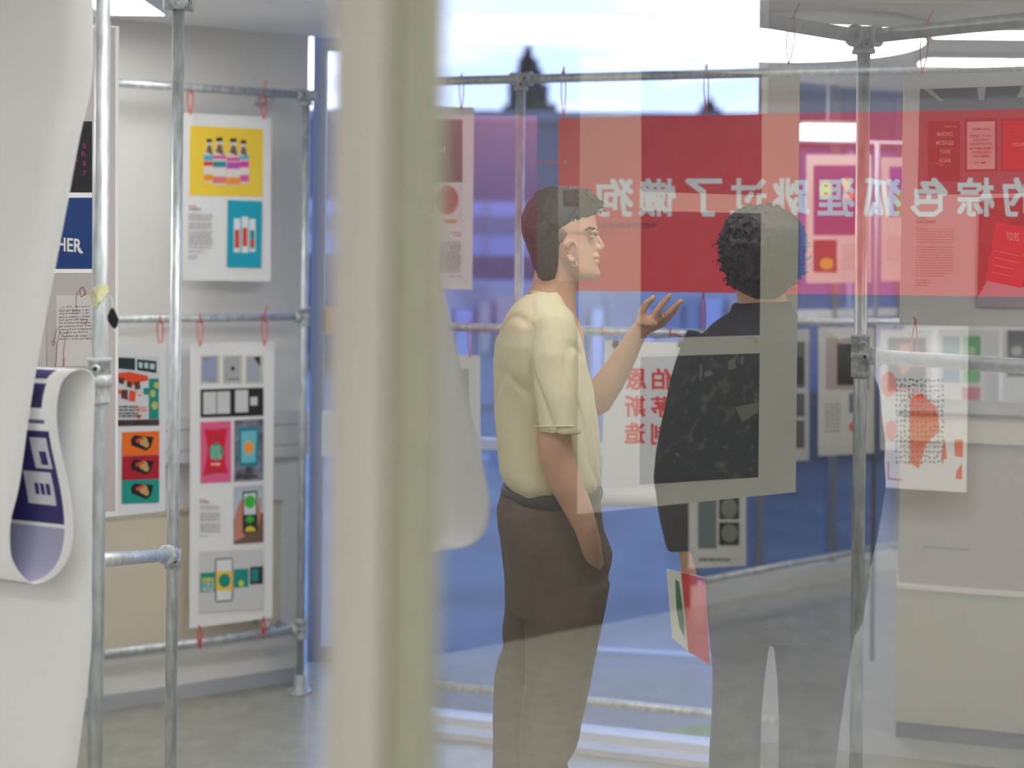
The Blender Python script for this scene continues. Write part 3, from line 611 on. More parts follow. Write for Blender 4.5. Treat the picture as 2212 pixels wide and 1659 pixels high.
STRING2 = STRING
for i, (x, y0, y1, lab) in enumerate([(412, 191, 248, 'left red string tie holding the yellow bottle board'), (570, 202, 258, 'right red string tie holding the yellow bottle board'), (433, 688, 748, 'left red string tie above the tall narrow board'), (572, 686, 746, 'right red string tie above the tall narrow board')]):
    Y_ = along(x); tie(lab, P(x, y0, Y_-.0), P(x, y1, Y_-.02), .010, tail=(i % 2 == 1), r=.0022)
tie('red string tie above the food packaging board', P(347, 689, along(347)), P(347, 752, along(347)-.02), .010, r=.0022)
for x, y0, y1, lab in ((432, 1392, 1350, 'left red string tie under the tall narrow board'), (570, 1368, 1332, 'right red string tie under the tall narrow board')):
    Y_ = along(x); tie(lab, P(x, y0, Y_), P(x, y1, Y_-.02), .006, tail=True, r=.0022)
# ------------------------------------------------------------------ frame, banner and prints in front of the window wall
def aline(label, px0, px1, pxr, pyr, off, r=PIPE_R):
    z = z_at(pxr, pyr, off); return pipe(label, ww(s_at(px0), off, z), ww(s_at(px1), off, z), r=r), z
_, zt1 = aline('top rail of the window frame grid, above the red banner', 880, 2600, 1160, 171, .2)
_, zm1 = aline('middle rail of the window frame grid, behind the man', 880, 1790, 1280, 714, .2)
_, zb1 = aline('bottom rail of the window frame grid, near the floor', 880, 1790, 1400, 1524, .2)
pu = ww(s_at(1157), .2, 0)
pipe('upright pipe of the window frame grid, behind the man', (pu.x, pu.y, 0), (pu.x, pu.y, zt1))
fitting('cast tee fitting on the top rail above the man', (pu.x, pu.y, zt1), [tuple(wd)+(1,), (0, 0, -1)], 1)
fitting('cast cross fitting on the middle rail behind the man', (pu.x, pu.y, zm1), [tuple(wd)+(1,), (0, 0, 1, 1)], 1)
for x, y0, y1, lab in ((997, 168, 238, 'red string tie holding the brown-picture print beside the cream post'), (1217, 155, 258, 'red string tie at the near corner of the red banner'), (1525, 150, 250, 'red string tie midway along the red banner'), (1015, 703, 772, 'red string tie over the print half hidden by the curled paper'), (1519, 722, 628, 'red string tie below the red banner')):
    Y_ = ww(s_at(x), .2, 0).y; tie(lab, P(x, y0, Y_), P(x, y1, Y_-.03), .007, r=.0017)
RED = mat('red_banner_vinyl', (.66, .045, .06), .5)
Yb = lambda px, off=.26: ww(s_at(px), off, 0).y
b = Board('wide red banner with white Chinese lettering seen from behind', (1206, 255), (2420, 231), (2420, 644), (1206, 628), Yb(1206), Yb(2420), RED, .003, 'banner', cat='banner')
LW = mat('banner_white', (.72, .76, .78), .6)
cs = [(1328, '狗'), (1420, '懒'), (1520, '了'), (1617, '过'), (1708, '跳'), (1806, '狸'), (1906, '狐'), (2007, '色'), (2108, '棕'), (2206, '的'), (2304, '捷')]
for x, ch in cs:
    w_ = 38; b.text(x-w_, 388+(x-1300)*-.003, x+w_, 466, ch, LW, mirror=True, fat=2.1, name='character', res=1)
b.text(1250, 481, 1418, 493, '敏捷的棕色狐狸跳过了懒狗 。', mat('banner_dark', (.16, .012, .03), .6), mirror=True, bold=.01, name='small_lettering', res=1)
a_ = P(1158, 351, Yb(1158, .215)); e_ = P(1222, 351, Yb(1222, .262)); m = MB(); m.tube([a_, e_], .0022, 8); tag(m.build('string_tie', STRING, None, True), 'taut red string tying the banner edge sideways to the upright', 'string')
m = MB(); m.tube([e_+Vector((0, -.001, 0)), e_+Vector((0, -.004, 0))], .005, 14); m.build('eyelet', ZINC, b.t, True)

b = Board('print with a brown picture and orange detail beside the cream post, mirrored', (880, 228), (1024, 232), (1020, 626), (880, 621), Yb(880, .22), Yb(1024, .22))
b.rect(892, 258, 999, 394, mat('brown_gradient_photo', s2l(112, 100, 84), .5, noise=.5, nscale=3)); b.text(930, 316, 960, 330, 'lan', ink(215, 212, 205), mirror=True)
b.rect(892, 399, 997, 480, ink(226, 222, 222)); b.poly(ell(965, 432, 26, 32), ink(200, 120, 92), 'glaze_print'); b.poly([(950, 412), (978, 405), (990, 424), (978, 452), (962, 460), (955, 440)], ink(176, 84, 56), 'glaze_print'); b.poly(ell(972, 478, 16, 5), ink(222, 152, 96), 'glaze_print')
b.lines([(970, 996, 502), (978, 996, 508)], 2.5, ink(214, 120, 100)); b.lines([(948, 996, y) for y in range(522, 590, 4)]+[(970, 996, 596)], 1.8, ink(150, 145, 145), 6)
b = Board('print with a grey picture, half hidden behind the curled paper, mirrored', (880, 764), (1037, 768), (1039, 1120), (880, 1112), Yb(880, .22), Yb(1037, .22))
b.rect(892, 796, 1013, 878, ink(186, 186, 182)); b.rect(960, 805, 999, 860, ink(64, 70, 60)); b.lines([(960, 998, 822), (966, 998, 830)], 3, ink(200, 200, 195)); b.rect(892, 884, 1013, 980, ink(178, 176, 172))

b = Board('white paper with six red Chinese characters behind the raised hand', (1307, 735), (1497, 741), (1493, 1050), (1299, 1048), Yb(1307, .23), Yb(1497, .23), PAPER, .002, 'hanging_print')
RC = mat('red_ink', (.80, .05, .06), .6)
for (x, y, ch) in ((1374, 819, '恩'), (1430, 819, '伯'), (1372, 878, '斯'), (1428, 879, '茅'), (1371, 936, '造'), (1428, 938, '制')):
    b.text(x-21, y-22, x+21, y+22, ch, RC, mirror=True, fat=1.2, name='character', res=1)
m = MB(); q0 = P(1298, 1048, Yb(1299, .23)); q1 = P(1493, 1050, Yb(1493, .23)); prof = [(0, 0), (.004, -.02), (-.004, -.045), (-.03, -.062), (-.055, -.05), (-.06, -.02), (-.04, 0)]
vs = []
for (o, z) in prof:
    for q in (q0, q1): vs.append(q+wn*(-o)+Z*z)
m.add(vs, [(2*i, 2*i+1, 2*i+3, 2*i+2) for i in range(len(prof)-1)]); o = m.build('curled_hem', PAPER, b.t, True); o.modifiers.new('t', 'SOLIDIFY').thickness = .001
CLIPM = mat('black_clip_steel', (.05, .045, .04), .35, .5)
for x, wh_ in ((1330, 'left'), (1471, 'right')):
    p = P(x, 741, Yb(x, .24)); t = thing('bulldog_clip', wh_+' black clip holding the paper with red Chinese characters', 'clip', p); s = .011
    m = MB(); m.prism([(p.x-s, p.y-.010), (p.x+s, p.y-.010), (p.x+s, p.y+.010), (p.x-s, p.y+.010)], p.z-.012, p.z-.004); m.prism([(p.x-s*.8, p.y-.006), (p.x+s*.8, p.y-.006), (p.x+s*.8, p.y+.006), (p.x-s*.8, p.y+.006)], p.z-.004, p.z+.008); m.build('jaw', CLIPM, t)
    m = MB(); m.tube([p+Vector((-.006, -.006, .006)), p+Vector((-.005, -.003, .022)), p+Vector((.005, -.003, .022)), p+Vector((.006, -.006, .006))], .0012, 6); m.build('wire_handle', CLIPM, t, True)
    tp_ = ww(s_at(x), .2, zm1); tie(('left' if x < 1400 else 'right')+' short red string above the clipped Chinese paper', tp_, p+Vector((0, .004, .02)), .003, r=.0017)
b = Board('white paper with a grid of black characters and orange shapes by the pier', (1893, 700), (2092, 704), (2088, 1064), (1889, 1052), Yb(1893, .1), Yb(2092, .1), PAPER, .002, 'hanging_print')
r = random.Random(9); OG = ink(232, 96, 66); sh = []
for i in range(12):
    for j in range(17):
        x = 1933+i*9; y = 818+j*11
        for k in range(3): x_ = x+r.uniform(0, 4); y_ = y+r.uniform(0, 6); w_ = r.uniform(1.4, 5); sh.append([(x_, y_), (x_, y_+2), (x_+w_, y_+2), (x_+w_, y_)])
b.multi([[(1965, 860), (1965, 1000), (1985, 1012), (2000, 960), (2030, 930), (2024, 880), (1990, 850)], [(2062, 950), (2062, 985), (2080, 988), (2080, 950)], [(2066, 1018), (2064, 1034), (2078, 1036), (2078, 1000)], [(2040, 945), (2032, 996), (2046, 990)]], OG, 'orange_shape'); b.multi(sh, ink(52, 52, 56), 'character_grid'); b.multi([ell(1920, 830, 17, 28), ell(1925, 930, 12, 22)], ink(238, 170, 160), 'pink_shape')
b.multi([[(1918, 998), (1918, 1035), (1950, 1038), (1950, 1036), (1920, 1033), (1920, 998)]], ink(220, 60, 60), 'red_rule')

# curled white paper behind the glass, beside the post
edge = [(930, -260), (931, 0), (932, 250), (934, 430), (946, 560), (972, 690), (1003, 830), (1032, 960), (1050, 1040), (1057, 1100), (1046, 1150), (1012, 1178), (960, 1186), (905, 1196), (880, 1160), (872, 1080)]
ec = cat_curve([(x, y, 0) for x, y in edge], 6); vs = []; fs = []; ne2 = len(ec)
for j in range(9):
    for i, p in enumerate(ec): vs.append(P(p.x, p.y, 2.3)+Vector((-.10, .06, -.004))*(j/8))
for j in range(8):
    for i in range(ne2-1): fs.append((j*ne2+i, (j+1)*ne2+i, (j+1)*ne2+i+1, j*ne2+i+1))
cp = mesh('curled_paper', vs, fs, PAPER, None, True); sm_ = cp.modifiers.new('thick', 'SOLIDIFY'); sm_.thickness = .0012
tag(cp, 'white paper sheet curling out behind the cream post', 'paper')

# ------------------------------------------------------------------ the man in the cream shirt
SKIN = mat('skin', s2l(206, 158, 128), .55, noise=.08, nscale=30, spec=.35); HAIR = mat('dark_brown_hair', (.035, .022, .015), .6, noise=.5, nscale=80, bump=.6)
SHIRT = mat('cream_cotton', s2l(222, 214, 176), .85, noise=.03, nscale=60, bump=.15); TROU = mat('brown_trouser_cloth', (.105, .072, .05), .85, noise=.12, nscale=40, bump=.2)
D0 = 3.4
def Q(px, py, dy=0, D=D0): return P(px, py, D+dy)
def slices(mb, rows, D=D0, n=36, egg=0.0, sq=1.0, cdy=0):
    rings = []
    for row in rows:
        py, xb, xf, w = row[:4]; dy = row[4] if len(row) > 4 else cdy; cx = (xb+xf)/2; a = (xf-xb)/2; ring = []
        for k in range(n):
            t = 2*math.pi*k/n; c, s_ = math.cos(t), math.sin(t); c2 = math.copysign(abs(c)**sq, c); s2 = math.copysign(abs(s_)**sq, s_)
            yy = w*s2*(1-egg*max(0, c)); ring.append(P(cx+a*c2, py, D) + Vector((0, dy+yy, 0)))
        rings.append(ring)
    mb.loft(rings)
def limb(mb, pts, D=D0, seg=20, flat=1.0):
    mb.tube([P(x, y, D+dy) for x, y, dy, r_ in pts], [p[3] for p in pts], seg, flat=flat)
man = thing('person', 'man in a cream t-shirt and brown trousers, one palm raised, seen in profile', 'person', foot(1180, 1659, D0))
B = MB()
slices(B, [(412, 1180, 1235, .03), (418, 1162, 1256, .05), (430, 1148, 1275, .064), (448, 1140, 1284, .072), (470, 1136, 1287, .076), (490, 1134, 1290, .077), (499, 1135, 1292, .076), (508, 1137, 1287, .075), (520, 1142, 1289, .073), (533, 1150, 1291, .071), (545, 1160, 1291, .068), (556, 1172, 1291, .066), (566, 1185, 1290, .063), (578, 1200, 1292, .058), (590, 1212, 1294, .05), (599, 1225, 1291, .04), (606, 1240, 1282, .024)], egg=.42)
limb(B, [(1204, 560, 0, .058), (1203, 590, 0, .054), (1197, 625, 0, .055), (1185, 665, 0, .066), (1180, 720, 0, .09), (1185, 900, 0, .10), (1185, 1080, 0, .10), (1190, 1200, 0, .10)])   # neck and trunk
limb(B, [(1285, 503, .0, .005), (1290, 513, .0, .0062), (1295, 523, .0, .0078), (1300, 532, .0, .0085), (1296, 538, .0, .008), (1288, 540, 0, .007)], seg=12)
B.ball(Q(1292, 537, -.009), .0065); B.ball(Q(1292, 537, .009), .0065)
B.ball(Q(1287, 554, -.004), .0125, (.95, 1.9, .5)); B.ball(Q(1286, 565, -.004), .0125, (.9, 1.7, .5)); B.ball(Q(1284, 590, 0), .017, (.9, 1.2, .8))
B.ball(Q(1283, 497, -.02), .010, (.7, 1.9, .6))
# ear
ec_ = Q(1234, 543, -.072)
for k in range(15):
    a = math.radians(-150+k*21.5); B.ball(ec_+Vector((-.0125*math.cos(a+math.pi)*1.0, -.006, .024*math.sin(a)))+Vector((.002, 0, 0)), .0048 if k < 12 else .0055, seg=8)
B.ball(ec_+Vector((.001, .004, .002)), .013, (.8, .55, 1.5)); B.ball(ec_+Vector((.006, -.004, -.021)), .0065, seg=10); B.ball(ec_+Vector((.009, -.003, -.002)), .004, (1, 1, 2), 8)
# far arm, raised, palm up
limb(B, [(1185, 715, .15, .05), (1205, 770, .18, .048), (1240, 850, .17, .043), (1262, 880, .15, .042), (1290, 862, .13, .041), (1318, 822, .11, .037), (1345, 778, .09, .031), (1368, 736, .07, .0245), (1383, 712, .055, .0225), (1398, 700, .05, .022)])
for pts in ([(1398, 700, .035, .018), (1412, 690, .035, .016)], [(1398, 702, .055, .018), (1416, 696, .055, .015)], [(1400, 706, .072, .016), (1416, 703, .072, .013)], [(1388, 700, .03, .019), (1391, 682, .026, .015)]): limb(B, pts, seg=14)
FING = [[(1390, 692, .028, .0125), (1388, 671, .02, .0105), (1396, 656, .014, .0092), (1411, 643, .008, .0072)],
        [(1406, 690, .03, .0100), (1420, 669, .024, .0088), (1433, 654, .02, .0078), (1447, 638, .014, .0062)],
        [(1412, 696, .046, .0100), (1436, 680, .042, .0088), (1454, 665, .038, .0078), (1471, 650, .03, .0064)],
        [(1414, 702, .062, .0095), (1438, 690, .060, .0085), (1453, 676, .058, .0075), (1464, 663, .052, .006)],
        [(1412, 708, .078, .0085), (1429, 702, .079, .0075), (1441, 692, .078, .0066), (1450, 681, .075, .0054)]]
for f_ in FING: limb(B, [f_[0]]+f_[1:], seg=12); B.ball(Q(*f_[-1][:3]), f_[-1][3]*1.02, seg=10)
# near arm, hand in pocket
limb(B, [(1190, 725, -.14, .034), (1196, 800, -.18, .034), (1198, 900, -.205, .038), (1196, 945, -.21, .041), (1202, 990, -.21, .0395), (1220, 1040, -.21, .037), (1246, 1092, -.205, .033), (1264, 1135, -.20, .027), (1273, 1165, -.185, .025), (1279, 1192, -.15, .024), (1283, 1220, -.11, .022)])
for k in range(4): limb(B, [(1280+k*1, 1215, -.125+k*.018, .010), (1282+k, 1245, -.12+k*.018, .009), (1282+k, 1268, -.11+k*.018, .008)], seg=10)
limb(B, [(1280, 1190, -.12, .012), (1290, 1215, -.10, .010), (1294, 1232, -.10, .009)], seg=10)
# legs under the cloth down to the shoes
limb(B, [(1200, 1250, -.08, .07), (1185, 1560, -.08, .05), (1172, 1950, -.08, .04)]); limb(B, [(1160, 1250, .09, .07), (1125, 1560, .09, .05), (1115, 1950, .09, .04)])
B.remesh('body', SKIN, man, .0034, 3)
# eye, brow, earring, ring
eb = Q(1282, 507, -.032); m = MB(); m.ball(eb, .0085); e = m.build('eye', mat('eye_white', (.45, .38, .33), .4), man, True)
m = MB(); m.ball(eb+Vector((.0050, -.0045, 0)), .0050); m.build('iris', mat('iris_brown', (.05, .03, .02), .2), e, True)
m = MB(); m.tube([eb+Vector((-.010, -.006, .004)), eb+Vector((0, -.010, .0075)), eb+Vector((.010, -.004, .005))], .0036, 8); m.tube([eb+Vector((-.009, -.006, -.004)), eb+Vector((.002, -.009, -.0065)), eb+Vector((.009, -.004, -.004))], .0028, 8); m.build('eyelid', SKIN, man, True)
m = MB(); m.tube([Q(1264, 497, -.056), Q(1274, 492, -.046), Q(1284, 494, -.030), Q(1290, 498, -.018)], [.002, .0032, .0035, .002], 8, flat=.8); m.build('eyebrow', HAIR, man, True)
m = MB(); hc = Q(1241, 569, -.080); m.tube([hc+Vector((.005*math.cos(a*.393), .002*math.sin(a*.393), .0062*math.sin(a*.393))) for a in range(17)], .0008, 8); m.build('hoop_earring', mat('silver', (.6, .6, .58), .3, 1), man, True)
m = MB(); rc2 = Q(1434, 683, .041); ax = (Q(1454, 665, .038)-Q(1436, 680, .042)).normalized(); uu = ax.cross(Vector((0, 1, 0))).normalized(); vv = ax.cross(uu); m.tube([rc2+uu*.0098*math.cos(a*.393)+vv*.0098*math.sin(a*.393) for a in range(17)], .0012, 8); m.build('finger_ring', mat('gold', (.8, .55, .25), .25, 1), man, True)
# hair
B = MB()
slices(B, [(404, 1188, 1222, .02), (408, 1170, 1246, .044), (414, 1160, 1266, .058), (424, 1151, 1286, .07), (436, 1141, 1296, .077), (448, 1134, 1296, .081), (460, 1130, 1289, .083), (472, 1127, 1276, .084), (486, 1126, 1264, .085), (500, 1127, 1254, .0845), (508, 1130, 1248, .082)], egg=.25)
slices(B, [(490, 1128, 1222, .084), (512, 1131, 1219, .082), (540, 1142, 1210, .079), (562, 1149, 1208, .073), (585, 1157, 1205, .066), (598, 1163, 1200, .06), (606, 1170, 1194, .05)], sq=.45)
rr = random.Random(12)
for i in range(150):
    t = rr.random(); x = 1165+t*132; y = 404+((x-1215)/95)**2*(26 if x > 1215 else 40)+rr.uniform(0, 20)+(max(0, x-1270))*rr.random()*.9; dy = rr.uniform(-.055, .045); p = Q(x, y, dy)
    d = Vector((rr.uniform(-.2, 1), rr.uniform(-.5, .5), rr.uniform(-.7, .5)))*.011; limb_r = rr.uniform(.0018, .0036)
    B.tube([p, p+d+Vector((0, 0, .003)), p+d*1.7+Vector((0, 0, -.004))], [limb_r, limb_r, .0012], 6)
hm = B.remesh('hair', HAIR, man, .0027, 1, disp=lambda v: .0035*mn.noise(Vector((v.x*70, v.y*70, v.z*30)))+.002*mn.noise(v*160))
m = MB()
for i in range(46):
    x = 1240+rr.random()*58; y = 410+((x-1215)/95)**2*26+rr.uniform(-2, 26); p = Q(x, y, rr.uniform(-.07, .02)); a = rr.uniform(0, 6.28); R_ = rr.uniform(.005, .009)
    m.tube([p+Vector((R_*math.cos(a+k*.6), rr.uniform(-.001, .001), R_*math.sin(a+k*.6)-.001*k)) for k in range(6)], [.0008]*5+[.0004], 5)
o = m.build('curl', HAIR, hm, True); o['kind'] = 'stuff'
# faded side around the ear
m = MB(); slices(m, [(496, 1150, 1262, .0790), (506, 1160, 1256, .0788), (516, 1168, 1250, .0770), (524, 1175, 1243, .0745)], egg=.2, n=48)
m.build('faded_side', mat('short_faded_hair', s2l(128, 98, 78), .8, noise=.35, nscale=160, bump=.4), hm, True)
# t-shirt
B = MB()
slices(B, [(627, 1146, 1214, .062), (640, 1124, 1219, .095), (655, 1111, 1224, .135), (675, 1100, 1233, .17), (700, 1089, 1246, .195), (740, 1074, 1261, .20), (790, 1067, 1271, .19), (840, 1065, 1283, .18), (903, 1066, 1292, .172), (967, 1072, 1298, .172), (1015, 1074, 1302, .175), (1036, 1080, 1302, .172), (1052, 1094, 1298, .162), (1063, 1118, 1290, .14)], sq=.9)
B2_ = MB()
limb(B2_, [(1186, 690, -.10, .06), (1190, 720, -.15, .060), (1196, 780, -.185, .055), (1201, 860, -.205, .0535), (1204, 925, -.212, .0535), (1204, 937, -.213, .053)])
limb(B, [(1186, 700, .10, .06), (1195, 740, .15, .058), (1215, 800, .17, .053), (1232, 850, .165, .05)])
def folds(v):
    q = v.x*math.cos(.5)+v.z*math.sin(.5); w_ = abs(mn.noise(Vector((q*13, v.y*6, (v.z-v.x)*3.2)))); d = .013*mn.noise(Vector((v.x*7+v.z*2.5, v.y*5, v.z*3.5)))-.034*max(0, .14-w_)+.0025*mn.noise(Vector((v.x*30, v.y*20, v.z*12)))
    zz = v.z; 
    if zz < 1.15: d += .003*math.sin(v.x*60+zz*40)*max(0, (1.18-zz)/.12)
    return d
ts = B.remesh('t_shirt', SHIRT, man, .0050, 5, disp=folds)
B2_.remesh('sleeve', SHIRT, ts, .0042, 4, disp=folds)
m = MB(); m.tube([P(1204+48*math.cos(k*math.pi/12), 921, D0-.212-.0535*math.sin(k*math.pi/12)) for k in range(25)], .0022, 6); m.build('sleeve_hem', SHIRT, ts, True)
m = MB(); # collar rib, shoulder seams, sleeve hem
ring = []
for k in range(33):
    t = 2*math.pi*k/32; ring.append(P(1184+(36*math.cos(t)), 636-5*math.cos(t)*-1+ (18 if math.cos(t) > .5 else 8)*max(0, math.cos(t)), D0)+Vector((0, .068*math.sin(t), 0)))
m.tube(ring, .006, 8); m.build('collar', SHIRT, ts, True)
# trousers
B = MB()
slices(B, [(1034, 1094, 1293, .145), (1060, 1084, 1295, .158), (1100, 1074, 1296, .172), (1144, 1078, 1302, .182), (1192, 1086, 1320, .182), (1215, 1089, 1319, .18), (1268, 1095, 1309, .172), (1310, 1096, 1300, .16)], sq=.9)
slices(B, [(1240, 1110, 1314, .095, -.08), (1300, 1128, 1303, .098, -.08), (1370, 1134, 1287, .095, -.08), (1437, 1134, 1274, .09, -.08), (1504, 1126, 1262, .088, -.08), (1572, 1121, 1250, .085, -.08), (1590, 1121, 1243, .083, -.08), (1614, 1121, 1223, .08, -.08), (1659, 1122, 1227, .08, -.08), (1800, 1124, 1228, .078, -.08), (1975, 1122, 1232, .08, -.08)])
slices(B, [(1240, 1090, 1260, .095, .09), (1343, 1091, 1230, .095, .09), (1380, 1085, 1215, .09, .09), (1417, 1086, 1200, .09, .09), (1450, 1075, 1192, .088, .09), (1487, 1067, 1186, .086, .09), (1538, 1063, 1182, .085, .09), (1659, 1060, 1176, .083, .09), (1800, 1058, 1172, .08, .09), (1975, 1056, 1174, .082, .09)])
tro = B.remesh('trousers', TROU, man, .006, 4, disp=lambda v: .007*mn.noise(Vector((v.x*8, v.y*6, v.z*4+v.x*5)))-.02*max(0, .12-abs(mn.noise(Vector((v.x*9, v.y*5, v.z*3-v.x*3)))))+.0015*mn.noise(v*28))
m = MB(); m.tube([Q(1262, 1108, -.168), Q(1290, 1150, -.160), Q(1303, 1196, -.135)], .003, 8); m.build('pocket_edge', TROU, tro, True)
m = MB(); rg = []
for k in range(33): t = 2*math.pi*k/32; rg.append(P(1192+103*math.cos(t), 1062, D0)+Vector((0, .162*math.sin(t), 0)))
m.tube(rg, .009, 8, flat=2.0); m.build('belt', mat('black_leather', (.02, .02, .022), .4), tro, True)
for dy, cx in ((-.08, 1175), (.09, 1115)):
    fz = foot(cx, 1900, D0+dy); m = MB(); m.box((fz.x-.08, fz.y-.045, 0), (fz.x+.19, fz.y+.045, .025)); m.ball(fz+Vector((.12, 0, .035)), .06, (1.3, .75, .7)); m.ball(fz+Vector((-.02, 0, .05)), .062, (1.1, .72, 1.0)); m.remesh('shoe', mat('black_leather', (.02, .02, .022), .4), man, .006, 3)

# ------------------------------------------------------------------ the dark-coated person
D1 = 3.0
BLKC = mat('black_coat_cloth', (.012, .013, .016), .8, noise=.2, nscale=30, bump=.2); DTR = mat('slate_trousers', (.018, .02, .024), .8, noise=.15, nscale=30, bump=.2)
p2 = thing('person', 'curly-haired person in a dark coat seen from behind, holding magazines', 'person', foot(1665, 1659, D1))
def S2(mb, rows, **k): slices(mb, rows, D=D1, **k)
def L2(mb, pts, **k): limb(mb, pts, D=D1, **k)
B = MB()
S2(B, [(462, 1610, 1672, .03), (475, 1590, 1695, .06), (500, 1575, 1710, .085), (540, 1572, 1712, .095), (580, 1580, 1705, .09), (610, 1592, 1692, .08), (632, 1605, 1678, .06)])
L2(B, [(1642, 600, .0, .052), (1645, 650, 0, .052), (1655, 700, 0, .07), (1665, 900, 0, .12), (1670, 1250, 0, .12)])
B.ball(P(1592, 560, D1), .02, (.5, .5, 1)); B.ball(P(1695, 560, D1), .02, (.5, .5, 1))
L2(B, [(1560, 750, 0, .05), (1492, 900, -.02, .042), (1470, 1040, -.03, .038), (1480, 1150, -.05, .03), (1495, 1205, -.06, .024)])
L2(B, [(1492, 1200, -.06, .024), (1497, 1225, -.062, .026), (1500, 1245, -.062, .024)], flat=.8)
for k in range(4): L2(B, [(1492+k*7, 1238, -.066, .0095), (1489+k*7, 1262-abs(k-1)*2, -.07, .0088), (1486+k*6, 1274-abs(k-1)*3, -.058, .0078), (1484+k*6, 1276-abs(k-1)*3, -.045, .007)], seg=10)
L2(B, [(1508, 1225, -.055, .011), (1516, 1242, -.045, .010), (1512, 1258, -.035, .0085)], seg=10)
L2(B, [(1770, 760, 0, .05), (1858, 900, 0, .042), (1872, 1040, 0, .04), (1856, 1140, -.05, .03), (1832, 1210, -.07, .026), (1815, 1245, -.08, .025)])
for k in range(4): L2(B, [(1810+k*6, 1240, -.1+k*.008, .0095), (1818+k*6, 1268, -.1+k*.008, .0085), (1818+k*6, 1290, -.09+k*.008, .0075)], seg=10)
L2(B, [(1815, 1225, -.1, .011), (1806, 1245, -.11, .0095)], seg=10)
L2(B, [(1605, 1250, 0, .06), (1588, 1600, 0, .035), (1585, 2130, 0, .035)]); L2(B, [(1750, 1250, 0, .06), (1745, 1600, 0, .035), (1742, 2130, 0, .035)])
B.remesh('body', SKIN, p2, .0048, 3)
B = MB()
S2(B, [(447, 1618, 1668, .03), (455, 1590, 1700, .055), (470, 1572, 1722, .085), (495, 1560, 1736, .108), (530, 1556, 1738, .116), (565, 1562, 1732, .115), (600, 1575, 1715, .10), (628, 1592, 1698, .08), (645, 1608, 1682, .055)])
rr = random.Random(7)
for i in range(900):
    a = rr.uniform(0, math.tau); t = rr.uniform(.1, 1); z_ = rr.uniform(-1, .75)
    x = 1647+92*math.cos(a)*math.sqrt(max(0, 1-z_*z_))*rr.uniform(.92, 1.06); y = 545+96*z_; dy = -.115*abs(math.sin(a))*math.sqrt(max(0, 1-z_*z_)) * (1 if rr.random() < .7 else -1)
    p = P(x, y, D1+dy); R_ = rr.uniform(.004, .009); ph = rr.uniform(0, 6); out_ = Vector((math.cos(a), 0, -z_)).normalized()*.004
    B.tube([p+out_*k*.7+Vector((R_*math.cos(ph+k), R_*.6*math.sin(ph*1.7+k), R_*math.sin(ph+k))) for k in range(4)], [.0024, .0024, .0021, .0014], 5)
B.remesh('hair', mat('black_curly_hair', (.016, .012, .011), .65, noise=.5, nscale=90, bump=.8), p2, .0028, 0)
B = MB()
S2(B, [(664, 1606, 1694, .06), (678, 1578, 1722, .085), (698, 1545, 1760, .11), (730, 1512, 1806, .13), (780, 1495, 1848, .145), (860, 1478, 1866, .15), (960, 1468, 1872, .15), (1080, 1462, 1872, .16), (1180, 1470, 1872, .165), (1260, 1490, 1868, .165), (1330, 1520, 1858, .16), (1352, 1535, 1848, .155)], sq=.85)
L2(B, [(1550, 740, 0, .07), (1505, 840, -.01, .062), (1480, 950, -.02, .057), (1468, 1040, -.03, .055), (1474, 1120, -.045, .048), (1486, 1185, -.058, .041)])
L2(B, [(1790, 750, 0, .07), (1835, 850, 0, .063), (1850, 960, 0, .058), (1856, 1050, -.01, .056), (1846, 1140, -.05, .047), (1838, 1215, -.08, .041)])
L2(B, [(1645, 652, 0, .062), (1648, 690, 0, .075)])
B.remesh('coat', BLKC, p2, .007, 4, disp=lambda v: .006*mn.noise(Vector((v.x*7, v.y*6, v.z*5)))+.002*mn.noise(v*24))
B = MB()
S2(B, [(1300, 1528, 1856, .14), (1345, 1532, 1850, .13)], sq=.9)
S2(B, [(1320, 1530, 1668, .1), (1450, 1538, 1652, .09), (1550, 1536, 1643, .085), (1659, 1534, 1639, .082), (1900, 1532, 1640, .08), (2160, 1530, 1642, .085)])
S2(B, [(1320, 1668, 1856, .1), (1400, 1674, 1838, .1), (1480, 1680, 1824, .09), (1560, 1683, 1812, .085), (1659, 1684, 1802, .082), (1900, 1690, 1800, .08), (2160, 1690, 1802, .085)])
B.remesh('trousers', DTR, p2, .007, 3, disp=lambda v: .005*mn.noise(Vector((v.x*7, v.y*6, v.z*5))))
for cx in (1586, 1745):
    fz = foot(cx, 1900, D1); m = MB(); m.box((fz.x-.05, fz.y-.08, 0), (fz.x+.05, fz.y+.2, .025)); m.ball(fz+Vector((0, .1, .04)), .06, (.8, 1.6, .8)); m.ball(fz+Vector((0, -.02, .05)), .06, (.8, 1.1, 1.1)); m.remesh('shoe', mat('black_leather', (.02, .02, .022), .4), p2, .007, 3)
def booklet(label, q, dy, cols, th=.006):
    t = thing('magazine', label, 'magazine', P(*q[2], D1+dy)); m = MB(); m.slab([P(x, y, D1+d) for (x, y), d in zip(q, dy_)], (0, th, 0)); return t, m
